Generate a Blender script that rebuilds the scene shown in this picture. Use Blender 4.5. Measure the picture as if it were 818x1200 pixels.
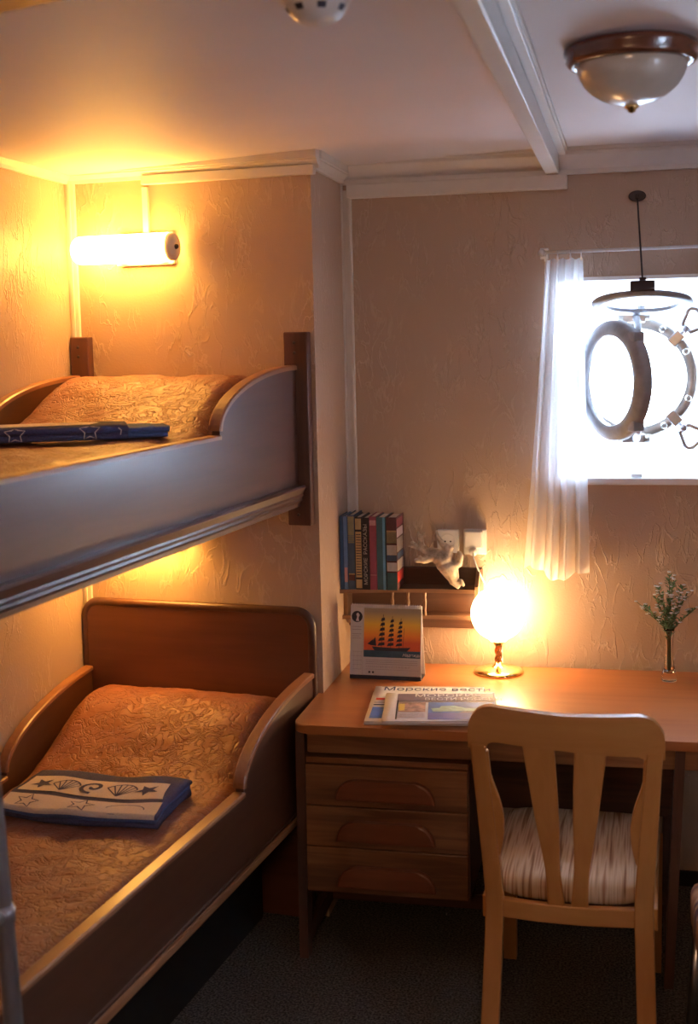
import bpy, bmesh, math, random
from mathutils import Vector, Matrix, noise
random.seed(7)
for o in list(bpy.data.objects): bpy.data.objects.remove(o)
S = bpy.context.scene
COL = S.collection
PI = math.pi

# ------------------------------------------------------------ camera
F_PX, YAW, PITCH, ROLL, PPY = 1499.0, 0.21743, 0.10239, 0.02273, -51.4
CAM = Vector((0.9468, -4.1714, 1.8141))
Rv = Vector((math.cos(YAW), math.sin(YAW), 0)); Fv = Vector((-math.sin(YAW), math.cos(YAW), 0)); Uv = Vector((0, 0, 1))
F2 = Fv*math.cos(PITCH) - Uv*math.sin(PITCH); U2 = Uv*math.cos(PITCH) + Fv*math.sin(PITCH)
Rc = Rv*math.cos(ROLL) - U2*math.sin(ROLL); Uc = Rv*math.sin(ROLL) + U2*math.cos(ROLL)
cd = bpy.data.cameras.new('camera'); cam = bpy.data.objects.new('camera', cd); COL.objects.link(cam)
M = Matrix((Rc, Uc, -F2)).transposed().to_4x4(); M.translation = CAM
cam.matrix_world = M
cd.sensor_fit = 'VERTICAL'; cd.sensor_height = 36; cd.lens = F_PX/1200*36; cd.shift_y = PPY/1200
cd.clip_start = .05; cd.dof.use_dof = True; cd.dof.focus_distance = 3.9; cd.dof.aperture_fstop = 3.2
S.camera = cam

# ------------------------------------------------------------ sky, daylight, exposure
W = bpy.data.worlds.new('World'); S.world = W; W.use_nodes = True
bg = W.node_tree.nodes['Background']; bg.inputs[0].default_value = (.62, .77, 1, 1); bg.inputs[1].default_value = 44.0
def area(name, loc, size, sy, rot, power=0, col=(1, 1, 1), portal=False):
    l = bpy.data.lights.new(name, 'AREA'); l.shape = 'RECTANGLE'; l.size = size; l.size_y = sy; l.energy = power; l.color = col
    o = bpy.data.objects.new(name, l); COL.objects.link(o); o.location = loc; o.rotation_euler = rot
    if portal: l.cycles.is_portal = True
    return o
area('daylight_portal', (1.00, .17, 1.66), .7, .8, (-PI/2, 0, 0), 1, portal=True)
area('daylight_portal', (2.48, -2.6, 1.65), .5, .5, (0, PI/2, 0), 1, portal=True)  # portal for the added window in the right wall
area('room_fill_light', (.7, -4.7, 2.0), .5, .3, (math.radians(78), 0, 0), 10, (1, .58, .30))  # warm fill light added behind the camera
S.view_settings.view_transform = 'Standard'; S.view_settings.look = 'None'
S.view_settings.gamma = 1; S.view_settings.use_curve_mapping = False
S.view_settings.exposure = 0.15

# ------------------------------------------------------------ materials
def new_mat(name):
    m = bpy.data.materials.new(name); m.use_nodes = True
    return m, m.node_tree.nodes, m.node_tree.links, m.node_tree.nodes['Principled BSDF']
def c4(c): return (c[0], c[1], c[2], 1)
def plain(name, col, rough=.5, metal=0, coat=0, var=.06, scale=30, bump=0, alpha=None, trans=0, ior=1.45, sheen=0):
    m, N, L, b = new_mat(name)
    tc = N.new('ShaderNodeTexCoord'); n = N.new('ShaderNodeTexNoise'); n.inputs['Scale'].default_value = scale; n.inputs['Detail'].default_value = 4
    L.new(tc.outputs['Object'], n.inputs['Vector'])
    r = N.new('ShaderNodeValToRGB'); r.color_ramp.elements[0].position = .3; r.color_ramp.elements[1].position = .7
    r.color_ramp.elements[0].color = c4([max(0, x*(1-var)) for x in col]); r.color_ramp.elements[1].color = c4([min(1, x*(1+var)) for x in col])
    L.new(n.outputs['Fac'], r.inputs[0]); L.new(r.outputs[0], b.inputs['Base Color'])
    b.inputs['Roughness'].default_value = rough; b.inputs['Metallic'].default_value = metal; b.inputs['Coat Weight'].default_value = coat
    b.inputs['Coat Roughness'].default_value = .15
    b.inputs['Transmission Weight'].default_value = trans; b.inputs['IOR'].default_value = ior
    if sheen: b.inputs['Sheen Weight'].default_value = sheen
    if bump:
        bp = N.new('ShaderNodeBump'); bp.inputs['Strength'].default_value = bump; bp.inputs['Distance'].default_value = .003
        L.new(n.outputs['Fac'], bp.inputs['Height']); L.new(bp.outputs[0], b.inputs['Normal'])
    return m
def wood(name, c1, c2, axis=0, scale=9, rough=.4, coat=.3, ring=6, contrast=(.3, .75), bump=.05, stretch=14):
    m, N, L, b = new_mat(name)
    tc = N.new('ShaderNodeTexCoord'); mp = N.new('ShaderNodeMapping'); s = [stretch]*3; s[axis] = 1.0
    mp.inputs['Scale'].default_value = s; L.new(tc.outputs['Object'], mp.inputs['Vector'])
    n = N.new('ShaderNodeTexNoise'); n.inputs['Scale'].default_value = scale*.35; n.inputs['Detail'].default_value = 6; n.inputs['Distortion'].default_value = .6
    L.new(mp.outputs[0], n.inputs['Vector'])
    mp2 = N.new('ShaderNodeMapping'); s2 = [ring]*3; s2[axis] = ring*.16; mp2.inputs['Scale'].default_value = s2; L.new(tc.outputs['Object'], mp2.inputs['Vector'])
    w = N.new('ShaderNodeTexNoise'); w.inputs['Scale'].default_value = 1.2; w.inputs['Detail'].default_value = 2; L.new(mp2.outputs[0], w.inputs['Vector'])
    mul = N.new('ShaderNodeMath'); mul.operation = 'MULTIPLY'; mul.inputs[1].default_value = 14; L.new(w.outputs['Fac'], mul.inputs[0])
    sn = N.new('ShaderNodeMath'); sn.operation = 'SINE'; L.new(mul.outputs[0], sn.inputs[0])
    ma = N.new('ShaderNodeMath'); ma.operation = 'MULTIPLY_ADD'; ma.inputs[1].default_value = .16; L.new(sn.outputs[0], ma.inputs[0]); L.new(n.outputs['Fac'], ma.inputs[2])
    r = N.new('ShaderNodeValToRGB'); r.color_ramp.elements[0].position, r.color_ramp.elements[1].position = contrast
    r.color_ramp.elements[0].color = c4(c1); r.color_ramp.elements[1].color = c4(c2)
    L.new(ma.outputs[0], r.inputs[0]); L.new(r.outputs[0], b.inputs['Base Color'])
    b.inputs['Roughness'].default_value = rough; b.inputs['Coat Weight'].default_value = coat; b.inputs['Coat Roughness'].default_value = .25
    bp = N.new('ShaderNodeBump'); bp.inputs['Strength'].default_value = bump; bp.inputs['Distance'].default_value = .002
    L.new(ma.outputs[0], bp.inputs['Height']); L.new(bp.outputs[0], b.inputs['Normal'])
    return m
def emit(name, col, strength):
    m, N, L, b = new_mat(name)
    b.inputs['Base Color'].default_value = (.9, .9, .88, 1); b.inputs['Emission Color'].default_value = c4(col); b.inputs['Emission Strength'].default_value = strength
    return m
def wallpaper():
    m, N, L, b = new_mat('embossed_wallpaper')
    tc = N.new('ShaderNodeTexCoord'); mp = N.new('ShaderNodeMapping'); mp.inputs['Scale'].default_value = (1, 1, .38); L.new(tc.outputs['Object'], mp.inputs['Vector'])
    n = N.new('ShaderNodeTexNoise'); n.inputs['Scale'].default_value = 24; n.inputs['Detail'].default_value = 4; n.inputs['Distortion'].default_value = .7; L.new(mp.outputs[0], n.inputs['Vector'])
    s = N.new('ShaderNodeMath'); s.operation = 'SUBTRACT'; s.inputs[1].default_value = .5; L.new(n.outputs['Fac'], s.inputs[0])
    a = N.new('ShaderNodeMath'); a.operation = 'ABSOLUTE'; L.new(s.outputs[0], a.inputs[0])
    mr = N.new('ShaderNodeMapRange'); mr.inputs['From Min'].default_value = 0; mr.inputs['From Max'].default_value = .035; mr.inputs['To Min'].default_value = 1; mr.inputs['To Max'].default_value = 0; L.new(a.outputs[0], mr.inputs['Value'])
    g = N.new('ShaderNodeTexNoise'); g.inputs['Scale'].default_value = 5; L.new(tc.outputs['Object'], g.inputs['Vector'])
    gm = N.new('ShaderNodeMapRange'); gm.inputs['From Min'].default_value = .42; gm.inputs['From Max'].default_value = .58; L.new(g.outputs['Fac'], gm.inputs['Value'])
    mm = N.new('ShaderNodeMath'); mm.operation = 'MULTIPLY'; L.new(mr.outputs[0], mm.inputs[0]); L.new(gm.outputs[0], mm.inputs[1])
    f = N.new('ShaderNodeTexNoise'); f.inputs['Scale'].default_value = 160; f.inputs['Detail'].default_value = 2; L.new(tc.outputs['Object'], f.inputs['Vector'])
    ad = N.new('ShaderNodeMath'); ad.operation = 'MULTIPLY_ADD'; ad.inputs[1].default_value = .35; L.new(f.outputs['Fac'], ad.inputs[0]); L.new(mm.outputs[0], ad.inputs[2])
    bp = N.new('ShaderNodeBump'); bp.inputs['Strength'].default_value = .75; bp.inputs['Distance'].default_value = .003; L.new(ad.outputs[0], bp.inputs['Height']); L.new(bp.outputs[0], b.inputs['Normal'])
    mx = N.new('ShaderNodeMix'); mx.data_type = 'RGBA'; L.new(mm.outputs[0], mx.inputs['Factor']); mx.inputs['A'].default_value = (.465, .335, .25, 1); mx.inputs['B'].default_value = (.55, .415, .325, 1)
    L.new(mx.outputs['Result'], b.inputs['Base Color']); b.inputs['Roughness'].default_value = .5
    return m
def quilt_mat():
    m, N, L, b = new_mat('quilted_satin')
    tc = N.new('ShaderNodeTexCoord')
    n = N.new('ShaderNodeTexNoise'); n.inputs['Scale'].default_value = 20; n.inputs['Detail'].default_value = 3; n.inputs['Distortion'].default_value = 1.8; L.new(tc.outputs['Object'], n.inputs['Vector'])
    s = N.new('ShaderNodeMath'); s.operation = 'SUBTRACT'; s.inputs[1].default_value = .5; L.new(n.outputs['Fac'], s.inputs[0])
    a = N.new('ShaderNodeMath'); a.operation = 'ABSOLUTE'; L.new(s.outputs[0], a.inputs[0])
    mr = N.new('ShaderNodeMapRange'); mr.inputs['From Max'].default_value = .07; L.new(a.outputs[0], mr.inputs['Value'])
    f = N.new('ShaderNodeTexNoise'); f.inputs['Scale'].default_value = 55; f.inputs['Detail'].default_value = 3; L.new(tc.outputs['Object'], f.inputs['Vector'])
    ad = N.new('ShaderNodeMath'); ad.operation = 'MULTIPLY_ADD'; ad.inputs[1].default_value = .5; L.new(f.outputs['Fac'], ad.inputs[0]); L.new(mr.outputs[0], ad.inputs[2])
    bp = N.new('ShaderNodeBump'); bp.inputs['Strength'].default_value = .5; bp.inputs['Distance'].default_value = .005; L.new(ad.outputs[0], bp.inputs['Height']); L.new(bp.outputs[0], b.inputs['Normal'])
    r = N.new('ShaderNodeValToRGB'); r.color_ramp.elements[0].color = (.235, .072, .036, 1); r.color_ramp.elements[1].color = (.30, .098, .050, 1); L.new(mr.outputs[0], r.inputs[0])
    L.new(r.outputs[0], b.inputs['Base Color']); b.inputs['Roughness'].default_value = .48; b.inputs['Sheen Weight'].default_value = .05
    return m
def stripes_mat(name, cols, axis=0, scale=60, wob=.6, zs=3):
    m, N, L, b = new_mat(name)
    tc = N.new('ShaderNodeTexCoord'); mp = N.new('ShaderNodeMapping'); s = [zs, zs, zs]; s[axis] = scale; mp.inputs['Scale'].default_value = s; L.new(tc.outputs['Object'], mp.inputs['Vector'])
    n = N.new('ShaderNodeTexNoise'); n.inputs['Scale'].default_value = 1.6; n.inputs['Detail'].default_value = 1; n.inputs['Distortion'].default_value = wob*.3; L.new(mp.outputs[0], n.inputs['Vector'])
    r = N.new('ShaderNodeValToRGB'); k = len(cols)
    while len(r.color_ramp.elements) < k: r.color_ramp.elements.new(.5)
    for i, c in enumerate(cols): r.color_ramp.elements[i].position = .32+.36*i/(k-1); r.color_ramp.elements[i].color = c4(c)
    L.new(n.outputs['Fac'], r.inputs[0]); L.new(r.outputs[0], b.inputs['Base Color']); b.inputs['Roughness'].default_value = .85
    return m
def carpet_mat():
    m, N, L, b = new_mat('short_pile_carpet')
    tc = N.new('ShaderNodeTexCoord'); n = N.new('ShaderNodeTexNoise'); n.inputs['Scale'].default_value = 150; n.inputs['Detail'].default_value = 4; L.new(tc.outputs['Object'], n.inputs['Vector'])
    r = N.new('ShaderNodeValToRGB'); r.color_ramp.elements[0].position = .38; r.color_ramp.elements[1].position = .68
    r.color_ramp.elements[0].color = (.022, .019, .016, 1); r.color_ramp.elements[1].color = (.19, .165, .14, 1); L.new(n.outputs['Fac'], r.inputs[0]); L.new(r.outputs[0], b.inputs['Base Color'])
    bp = N.new('ShaderNodeBump'); bp.inputs['Strength'].default_value = .8; bp.inputs['Distance'].default_value = .006; L.new(n.outputs['Fac'], bp.inputs['Height']); L.new(bp.outputs[0], b.inputs['Normal'])
    b.inputs['Roughness'].default_value = .95
    return m
def sheer_mat(name, col, tw, tr=0.0):
    m, N, L, b = new_mat(name)
    out = N['Material Output']; d = N.new('ShaderNodeBsdfDiffuse'); t = N.new('ShaderNodeBsdfTranslucent'); mx = N.new('ShaderNodeMixShader'); mx.inputs[0].default_value = tw
    tc = N.new('ShaderNodeTexCoord'); n = N.new('ShaderNodeTexNoise'); n.inputs['Scale'].default_value = 300; L.new(tc.outputs['Object'], n.inputs['Vector'])
    r = N.new('ShaderNodeValToRGB'); r.color_ramp.elements[0].color = c4([x*.96 for x in col]); r.color_ramp.elements[1].color = c4(col); L.new(n.outputs['Fac'], r.inputs[0])
    L.new(r.outputs[0], d.inputs[0]); L.new(r.outputs[0], t.inputs[0]); L.new(d.outputs[0], mx.inputs[1]); L.new(t.outputs[0], mx.inputs[2])
    last = mx
    if tr:
        tp = N.new('ShaderNodeBsdfTransparent'); m2 = N.new('ShaderNodeMixShader'); m2.inputs[0].default_value = tr; L.new(mx.outputs[0], m2.inputs[1]); L.new(tp.outputs[0], m2.inputs[2]); last = m2
    L.new(last.outputs[0], out.inputs['Surface'])
    return m
def sunset_mat():
    m, N, L, b = new_mat('sunset_print')
    tc = N.new('ShaderNodeTexCoord'); sp = N.new('ShaderNodeSeparateXYZ'); L.new(tc.outputs['Object'], sp.inputs[0])
    mr = N.new('ShaderNodeMapRange'); mr.inputs['From Min'].default_value = .118; mr.inputs['From Max'].default_value = .215; L.new(sp.outputs['Z'], mr.inputs['Value'])
    r = N.new('ShaderNodeValToRGB'); r.color_ramp.elements[0].color = (.62, .10, .03, 1); r.color_ramp.elements[1].color = (.33, .27, .19, 1)
    e = r.color_ramp.elements.new(.22); e.color = (.80, .24, .03, 1); e = r.color_ramp.elements.new(.6); e.color = (.78, .46, .05, 1)
    L.new(mr.outputs[0], r.inputs[0]); L.new(r.outputs[0], b.inputs['Base Color']); b.inputs['Roughness'].default_value = .35
    return m

MT = {}
MT['wallpaper'] = wallpaper()
MT['ceiling'] = plain('ceiling_paint', (.70, .67, .71), .6, var=.02, scale=3)
MT['trim'] = plain('white_trim_plastic', (.70, .67, .65), .35, var=.02)
MT['white'] = plain('white_enamel', (.82, .82, .82), .35, var=.02)
MT['glare_panel'] = sheer_mat('milky_glare_panel', (.93, .95, .97), .65)  # translucent so the sky makes it glow, stand-in for blown-out white
MT['carpet'] = carpet_mat()
MT['bunk'] = wood('mahogany_varnish', (.065, .022, .012), (.10, .036, .019), axis=1, rough=.42, coat=.25, contrast=(.2, .9))
MT['bunk_front'] = wood('mahogany_varnish_front', (.065, .022, .014), (.10, .036, .022), axis=1, rough=.45, coat=.7, contrast=(.2, .9))
MT['bunk_v'] = wood('mahogany_varnish_wide', (.11, .032, .013), (.165, .052, .022), axis=0, rough=.4, coat=.25, contrast=(.2, .9))
MT['bunk_cap'] = wood('worn_mahogany_edge', (.25, .10, .045), (.36, .16, .07), axis=1, rough=.38, coat=.3)
MT['post'] = wood('dark_post_wood', (.07, .022, .012), (.115, .038, .022), axis=2, rough=.45)
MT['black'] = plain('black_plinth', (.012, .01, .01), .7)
MT['desk_top'] = wood('orange_desk_veneer', (.36, .105, .025), (.45, .155, .04), axis=0, rough=.33, coat=.35, contrast=(.2, .85), bump=.02)
MT['desk'] = wood('oak_desk_front', (.13, .045, .015), (.32, .135, .048), axis=0, rough=.5, coat=.1, ring=5)
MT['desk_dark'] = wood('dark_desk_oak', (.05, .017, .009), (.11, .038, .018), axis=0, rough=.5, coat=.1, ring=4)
MT['desk_leg'] = wood('desk_leg_wood', (.06, .022, .014), (.12, .045, .025), axis=2, rough=.5)
MT['pull'] = wood('drawer_pull_wood', (.17, .045, .015), (.24, .07, .026), axis=0, rough=.4, coat=.2)
MT['beech'] = wood('honey_beech', (.52, .21, .05), (.62, .275, .075), axis=2, rough=.4, coat=.15, ring=3, contrast=(.2, .9), bump=.02)
MT['beech_x'] = wood('honey_beech_rail', (.52, .21, .05), (.62, .275, .075), axis=0, rough=.4, coat=.15, ring=3, contrast=(.2, .9), bump=.02)
MT['seat'] = stripes_mat('striped_seat_cloth', [(.26, .14, .075), (.55, .40, .25), (.62, .48, .33), (.36, .20, .11)], 0, 62, zs=2.2)
MT['seat2'] = stripes_mat('dark_striped_upholstery', [(.05, .03, .05), (.30, .14, .07), (.45, .28, .15), (.09, .05, .06)], 0, 18, zs=1)
MT['quilt'] = quilt_mat()
MT['navy'] = plain('navy_terry', (.065, .068, .15), .95, bump=.6, scale=250, var=.25)
MT['blue'] = plain('blue_terry_edge', (.07, .12, .29), .9, bump=.5, scale=250, var=.2)
MT['cream'] = plain('cream_terry', (.66, .58, .52), .95, bump=.5, scale=250, var=.08)
MT['brass'] = plain('polished_brass', (.86, .68, .30), .16, metal=1, var=.04)
MT['twist'] = plain('copper_brown_stem', (.45, .18, .06), .2, metal=.8, var=.2, scale=60)
MT['chrome'] = plain('dull_chrome', (.62, .63, .66), .28, metal=1, var=.1)
MT['bronze'] = plain('aged_porthole_bronze', (.50, .47, .42), .36, metal=.85, var=.25, scale=25)
MT['grey_metal'] = plain('grey_painted_ring', (.36, .38, .42), .45, metal=0, var=.15)
MT['dark_metal'] = plain('dark_hook_metal', (.045, .03, .03), .45, metal=.3)
MT['ladder'] = plain('grey_tube_metal', (.33, .32, .36), .35, metal=.5)
MT['glass'] = plain('clear_glass', (1, 1, 1), .02, trans=1, var=0)
MT['globe'] = emit('lit_opal_globe', (1, .62, .28), 36)
MT['tube'] = emit('lit_tube_glass', (1, .465, .085), 44)
MT['dome'] = plain('frosted_dome_glass', (.62, .60, .56), .3, var=.04, coat=.5)
MT['rosewood'] = wood('dark_red_ring_wood', (.09, .025, .012), (.15, .045, .02), axis=0, rough=.22, coat=.8)
MT['curtain'] = sheer_mat('white_voile', (.93, .92, .93), .55, .12)
MT['plastic'] = plain('white_plastic', (.70, .69, .70), .35, var=.02)
MT['paper'] = plain('book_paper', (.68, .60, .50), .9)
MT['newsprint'] = plain('newsprint', (.82, .81, .85), .85, var=.03)
MT['coral'] = plain('bleached_coral', (.60, .51, .40), .6, var=.45, scale=42, bump=.8)
MT['stem'] = plain('plant_stem', (.10, .13, .06), .6)
MT['leaf'] = plain('plant_leaf', (.13, .27, .15), .5, var=.4)
MT['flower'] = plain('pale_blossom', (.80, .85, .95), .6)
MT['shelf'] = wood('dark_shelf_wood', (.085, .035, .02), (.15, .07, .04), axis=0, rough=.35, coat=.3)
MT['shelf_edge'] = wood('shelf_edge_wood', (.15, .075, .04), (.23, .12, .065), axis=0, rough=.4, coat=.3)
MT['ink'] = plain('print_ink', (.03, .03, .05), .7)
MT['ink_blue'] = plain('blue_print_ink', (.02, .03, .16), .7)
MT['print_blue'] = plain('blue_photo_print', (.10, .20, .52), .6, var=.35, scale=18)
MT['print_purple'] = plain('purple_grey_print', (.22, .17, .24), .6, var=.1)
MT['print_violet'] = plain('violet_sea_print', (.13, .13, .40), .6, var=.2, scale=30)
MT['print_mix'] = plain('colour_photo_print', (.42, .26, .22), .6, var=.6, scale=50)
MT['print_yellow'] = plain('yellow_print', (.65, .45, .08), .6)
MT['sunset'] = sunset_mat()
MT['sea'] = plain('dark_sea_print', (.03, .075, .13), .4, var=.3)
MT['lilac'] = plain('lilac_card', (.70, .63, .70), .5, var=.03)
MT['lilac_line'] = plain('faint_grid_ink', (.40, .33, .38), .6)
MT['red'] = plain('red_print', (.55, .05, .03), .5)
MT['green_print'] = plain('pale_green_ship_print', (.40, .58, .52), .6, var=.3, scale=60)

# ------------------------------------------------------------ mesh helpers
class MB:
    def __init__(s): s.bm = bmesh.new(); s.mats = []
    def mi(s, m):
        if m not in s.mats: s.mats.append(m)
        return s.mats.index(m)
    def _fin(s, faces, m, smooth=False):
        i = s.mi(m)
        for f in faces: f.material_index = i; f.smooth = smooth
    def box(s, x0, x1, y0, y1, z0, z1, m, bev=0, seg=2, smooth=False):
        n0 = set(s.bm.faces)
        vs = [s.bm.verts.new((x, y, z)) for x in (x0, x1) for y in (y0, y1) for z in (z0, z1)]
        for q in ((0, 1, 3, 2), (4, 6, 7, 5), (0, 4, 5, 1), (2, 3, 7, 6), (0, 2, 6, 4), (1, 5, 7, 3)): s.bm.faces.new([vs[i] for i in q])
        if bev:
            es = {e for v in vs for e in v.link_edges}
            bmesh.ops.bevel(s.bm, geom=list(es), offset=bev, segments=seg, affect='EDGES', profile=.5)
        s._fin([f for f in s.bm.faces if f not in n0], m, smooth); return s
    def prism(s, pts, axis, a, b, m, bev=0, fn=None, smooth=False):
        # pts: 2-D outline in the two axes other than `axis`, extruded from a to b
        n0 = set(s.bm.faces)
        def P(p, c):
            v = [0, 0, 0]; o = [i for i in range(3) if i != axis]; v[axis] = c; v[o[0]] = p[0]; v[o[1]] = p[1]
            return fn(v) if fn else v
        A = [s.bm.verts.new(P(p, a)) for p in pts]; B = [s.bm.verts.new(P(p, b)) for p in pts]; k = len(pts)
        fa = s.bm.faces.new(A); fb = s.bm.faces.new(B[::-1])
        for i in range(k): s.bm.faces.new((A[i], B[i], B[(i+1) % k], A[(i+1) % k]))
        if bev:
            bmesh.ops.bevel(s.bm, geom=list(fa.edges)+list(fb.edges), offset=bev, segments=2, affect='EDGES', profile=.5)
        new = [f for f in s.bm.faces if f not in n0]; bmesh.ops.recalc_face_normals(s.bm, faces=new); s._fin(new, m, smooth); return s
    def strip(s, rows, m, smooth=True, close=False, caps=False):
        R = [[s.bm.verts.new(p) for p in r] for r in rows]; fs = []
        for i in range(len(R)-1):
            n = len(R[i])
            for j in range(n if close else n-1): fs.append(s.bm.faces.new((R[i][j], R[i][(j+1) % n], R[i+1][(j+1) % n], R[i+1][j])))
        if caps: fs.append(s.bm.faces.new(R[0][::-1])); fs.append(s.bm.faces.new(R[-1]))
        bmesh.ops.recalc_face_normals(s.bm, faces=fs); s._fin(fs, m, smooth); return s
    def lathe(s, prof, m, c=(0, 0, 0), axis='z', n=32, smooth=True, caps=False):
        rows = []
        for r, h in prof:
            row = []
            for i in range(n):
                a = 2*PI*i/n; x, y = r*math.cos(a), r*math.sin(a)
                v = {'z': (x, y, h), 'y': (x, h, y), 'x': (h, x, y)}[axis]
                row.append((c[0]+v[0], c[1]+v[1], c[2]+v[2]))
            rows.append(row)
        return s.strip(rows, m, smooth, True, caps)
    def tube(s, pts, r, m, n=10, smooth=True, closed=False):
        pts = [Vector(p) for p in pts]; rows = []; rs = r if isinstance(r, (list, tuple)) else [r]*len(pts); up = None
        for i, p in enumerate(pts):
            if closed: t = pts[(i+1) % len(pts)]-pts[i-1]
            else: t = pts[min(i+1, len(pts)-1)]-pts[max(i-1, 0)]
            t.normalize()
            if up is None: up = t.orthogonal().normalized()
            up = (up - t*up.dot(t)).normalized(); w = t.cross(up)
            rows.append([p+up*rs[i]*math.cos(2*PI*k/n)+w*rs[i]*math.sin(2*PI*k/n) for k in range(n)])
        if closed: rows.append(rows[0]); return s.strip(rows, m, smooth, True)
        return s.strip(rows, m, smooth, True, True)
    def poly(s, pts, m):
        f = s.bm.faces.new([s.bm.verts.new(p) for p in pts]); f.normal_update(); s._fin([f], m); return s
    def ball(s, c, r, m, sc=(1, 1, 1), u=24, v=16):
        ret = bmesh.ops.create_uvsphere(s.bm, u_segments=u, v_segments=v, radius=r)
        for q in ret['verts']: q.co = Vector((q.co.x*sc[0]+c[0], q.co.y*sc[1]+c[1], q.co.z*sc[2]+c[2]))
        s._fin({f for q in ret['verts'] for f in q.link_faces}, m, True); return s
    def build(s, name, parent=None, T=None, label=None):
        me = bpy.data.meshes.new(name); s.bm.to_mesh(me); s.bm.free()
        for m in s.mats: me.materials.append(MT[m])
        o = bpy.data.objects.new(name, me); COL.objects.link(o)
        if parent: o.parent = parent
        if T is not None: o.matrix_world = T
        if label: o['label'] = label
        return o
def thing(name, label, cat, loc=(0, 0, 0), rz=0, group=None):
    o = bpy.data.objects.new(name, None); COL.objects.link(o); o.location = loc; o.rotation_euler = (0, 0, rz); o.empty_display_size = .05
    o['label'] = label; o['category'] = cat
    if group: o['group'] = group
    return o
def tag(o, label, cat, group=None):
    o['label'] = label; o['category'] = cat
    if group: o['group'] = group
    return o
def struct(o): o['kind'] = 'structure'; return o
def lettering(name, txt, size, m, parent, mat4, align='LEFT', shear=0, sx=1):
    cu = bpy.data.curves.new(name, 'FONT'); cu.body = txt; cu.size = size; cu.align_x = align; cu.shear = shear; cu.extrude = .0002
    t = bpy.data.objects.new(name, cu); COL.objects.link(t); bpy.context.view_layer.update()
    me = bpy.data.meshes.new_from_object(t.evaluated_get(bpy.context.evaluated_depsgraph_get())); bpy.data.objects.remove(t)
    for v in me.vertices: v.co = mat4 @ Vector((v.co.x*sx, v.co.y, v.co.z))
    me.materials.clear(); me.materials.append(MT[m])
    o = bpy.data.objects.new(name, me); COL.objects.link(o); o.parent = parent
    return o

# the bunk alcove is turned against the window wall
ANG = 0.10476; EO = Vector((0.0213, -0.421, 0)); EROT = PI-ANG
def E(s, t, z): return Vector((EO.x-s*math.cos(ANG)-t*math.sin(ANG), EO.y+s*math.sin(ANG)-t*math.cos(ANG), z))
EM = Matrix.Translation(EO) @ Matrix.Rotation(EROT, 4, 'Z')
ZC = 2.385; XR = 2.4; YB = -5.0; XL = E(.823, 0, 0).x

# ------------------------------------------------------------ room
m = MB(); m.box(XL-.1, XR+.1, YB-.1, .3, -.1, 0, 'carpet'); struct(m.build('floor'))
m = MB(); m.prism([(XL-.1, 2.333), (XL, 2.335), (.687, ZC), (XR+.1, ZC), (XR+.1, ZC+.1), (XL-.1, ZC+.1)], 1, YB-.1, .3, 'ceiling'); struct(m.build('ceiling'))
WX0, WX1, WZ0, WZ1 = .705, 1.30, 1.324, 1.985
m = MB()
m.box(-.02, WX0, 0, .16, 0, ZC, 'wallpaper'); m.box(WX1, XR+.1, 0, .16, 0, ZC, 'wallpaper')
m.box(WX0, WX1, 0, .16, 0, WZ0, 'wallpaper'); m.box(WX0, WX1, 0, .16, WZ1, ZC, 'wallpaper'); struct(m.build('wall_back'))
m = MB(); m.box(XL-.1, XL, YB, E(.83, 0, 0).y+.15, 0, ZC, 'wallpaper'); struct(m.build('wall_left'))
a_, b_ = E(0, 0, 0), E(.823, 0, 0)
m = MB(); m.prism([(a_.x, a_.y), (b_.x, b_.y), (b_.x, b_.y+.1), (a_.x-.02, 0.0), (a_.x-.0, 0)], 2, 0, ZC, 'wallpaper'); struct(m.build('wall_alcove'))
m = MB(); m.box(XL-.1, XR+.1, YB-.1, YB, 0, ZC, 'wallpaper'); struct(m.build('wall_front'))
RY0, RY1, RZ0, RZ1 = -2.85, -2.35, 1.40, 1.90
m = MB(); m.box(XR, XR+.1, YB, RY0, 0, ZC, 'wallpaper'); m.box(XR, XR+.1, RY1, .0, 0, ZC, 'wallpaper')
m.box(XR, XR+.1, RY0, RY1, 0, RZ0, 'wallpaper'); m.box(XR, XR+.1, RY0, RY1, RZ1, ZC, 'wallpaper'); struct(m.build('wall_right'))
# trims
n_tr = [0]
def trim(mb, T=None):
    n_tr[0] += 1; o = mb.build('trim_%d' % n_tr[0], T=T); return struct(o)
def crown(x0, x1, y, d):   # along x at the back wall
    return [(y, ZC), (y, 2.307), (y-.022, 2.307), (y-.022, 2.322), (y-.03, 2.328), (y-.058, 2.362), (y-.058, 2.372), (y-.066, 2.374), (y-.066, ZC)]
m = MB(); m.prism(crown(0, 0, 0, 0), 0, .0, XR, 'trim'); trim(m)
def crownE(s0, s1, o=1):
    p = [(0, 2.38), (0, 2.312), (.012, 2.312), (.014, 2.322), (.030, 2.334), (.030, 2.338), (.035, 2.340), (.035, 2.38)]
    return p
m = MB(); m.prism(crownE(0, 0), 0, -.03, .823, 'trim'); trim(m, EM)
m = MB(); m.prism([(-p[0], p[1]) for p in crownE(0, 0)], 1, .0, .42, 'trim'); trim(m, EM @ Matrix.Rotation(0, 4, 'Z') @ Matrix.Rotation(ANG, 4, 'Z') @ Matrix.Translation((0, -.42, 0)))
m = MB(); m.prism([(XL+p[0], p[1]) for p in crownE(0, 0)], 1, YB, E(.823, 0, 0).y+.02, 'trim'); trim(m)
m = MB(); m.box(.687, .729, -4.9, -.02, 2.307, ZC, 'trim', .003); trim(m)              # ceiling beam
m = MB(); m.box(.729, .752, -4.9, -.03, 2.362, ZC, 'trim', .002); m.box(.752, .757, -4.9, -.03, 2.374, ZC, 'trim'); trim(m)
m = MB(); m.box(.045, .754, -.04, 0, 2.262, 2.306, 'trim', .003); trim(m)               # cable duct on the window wall
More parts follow.
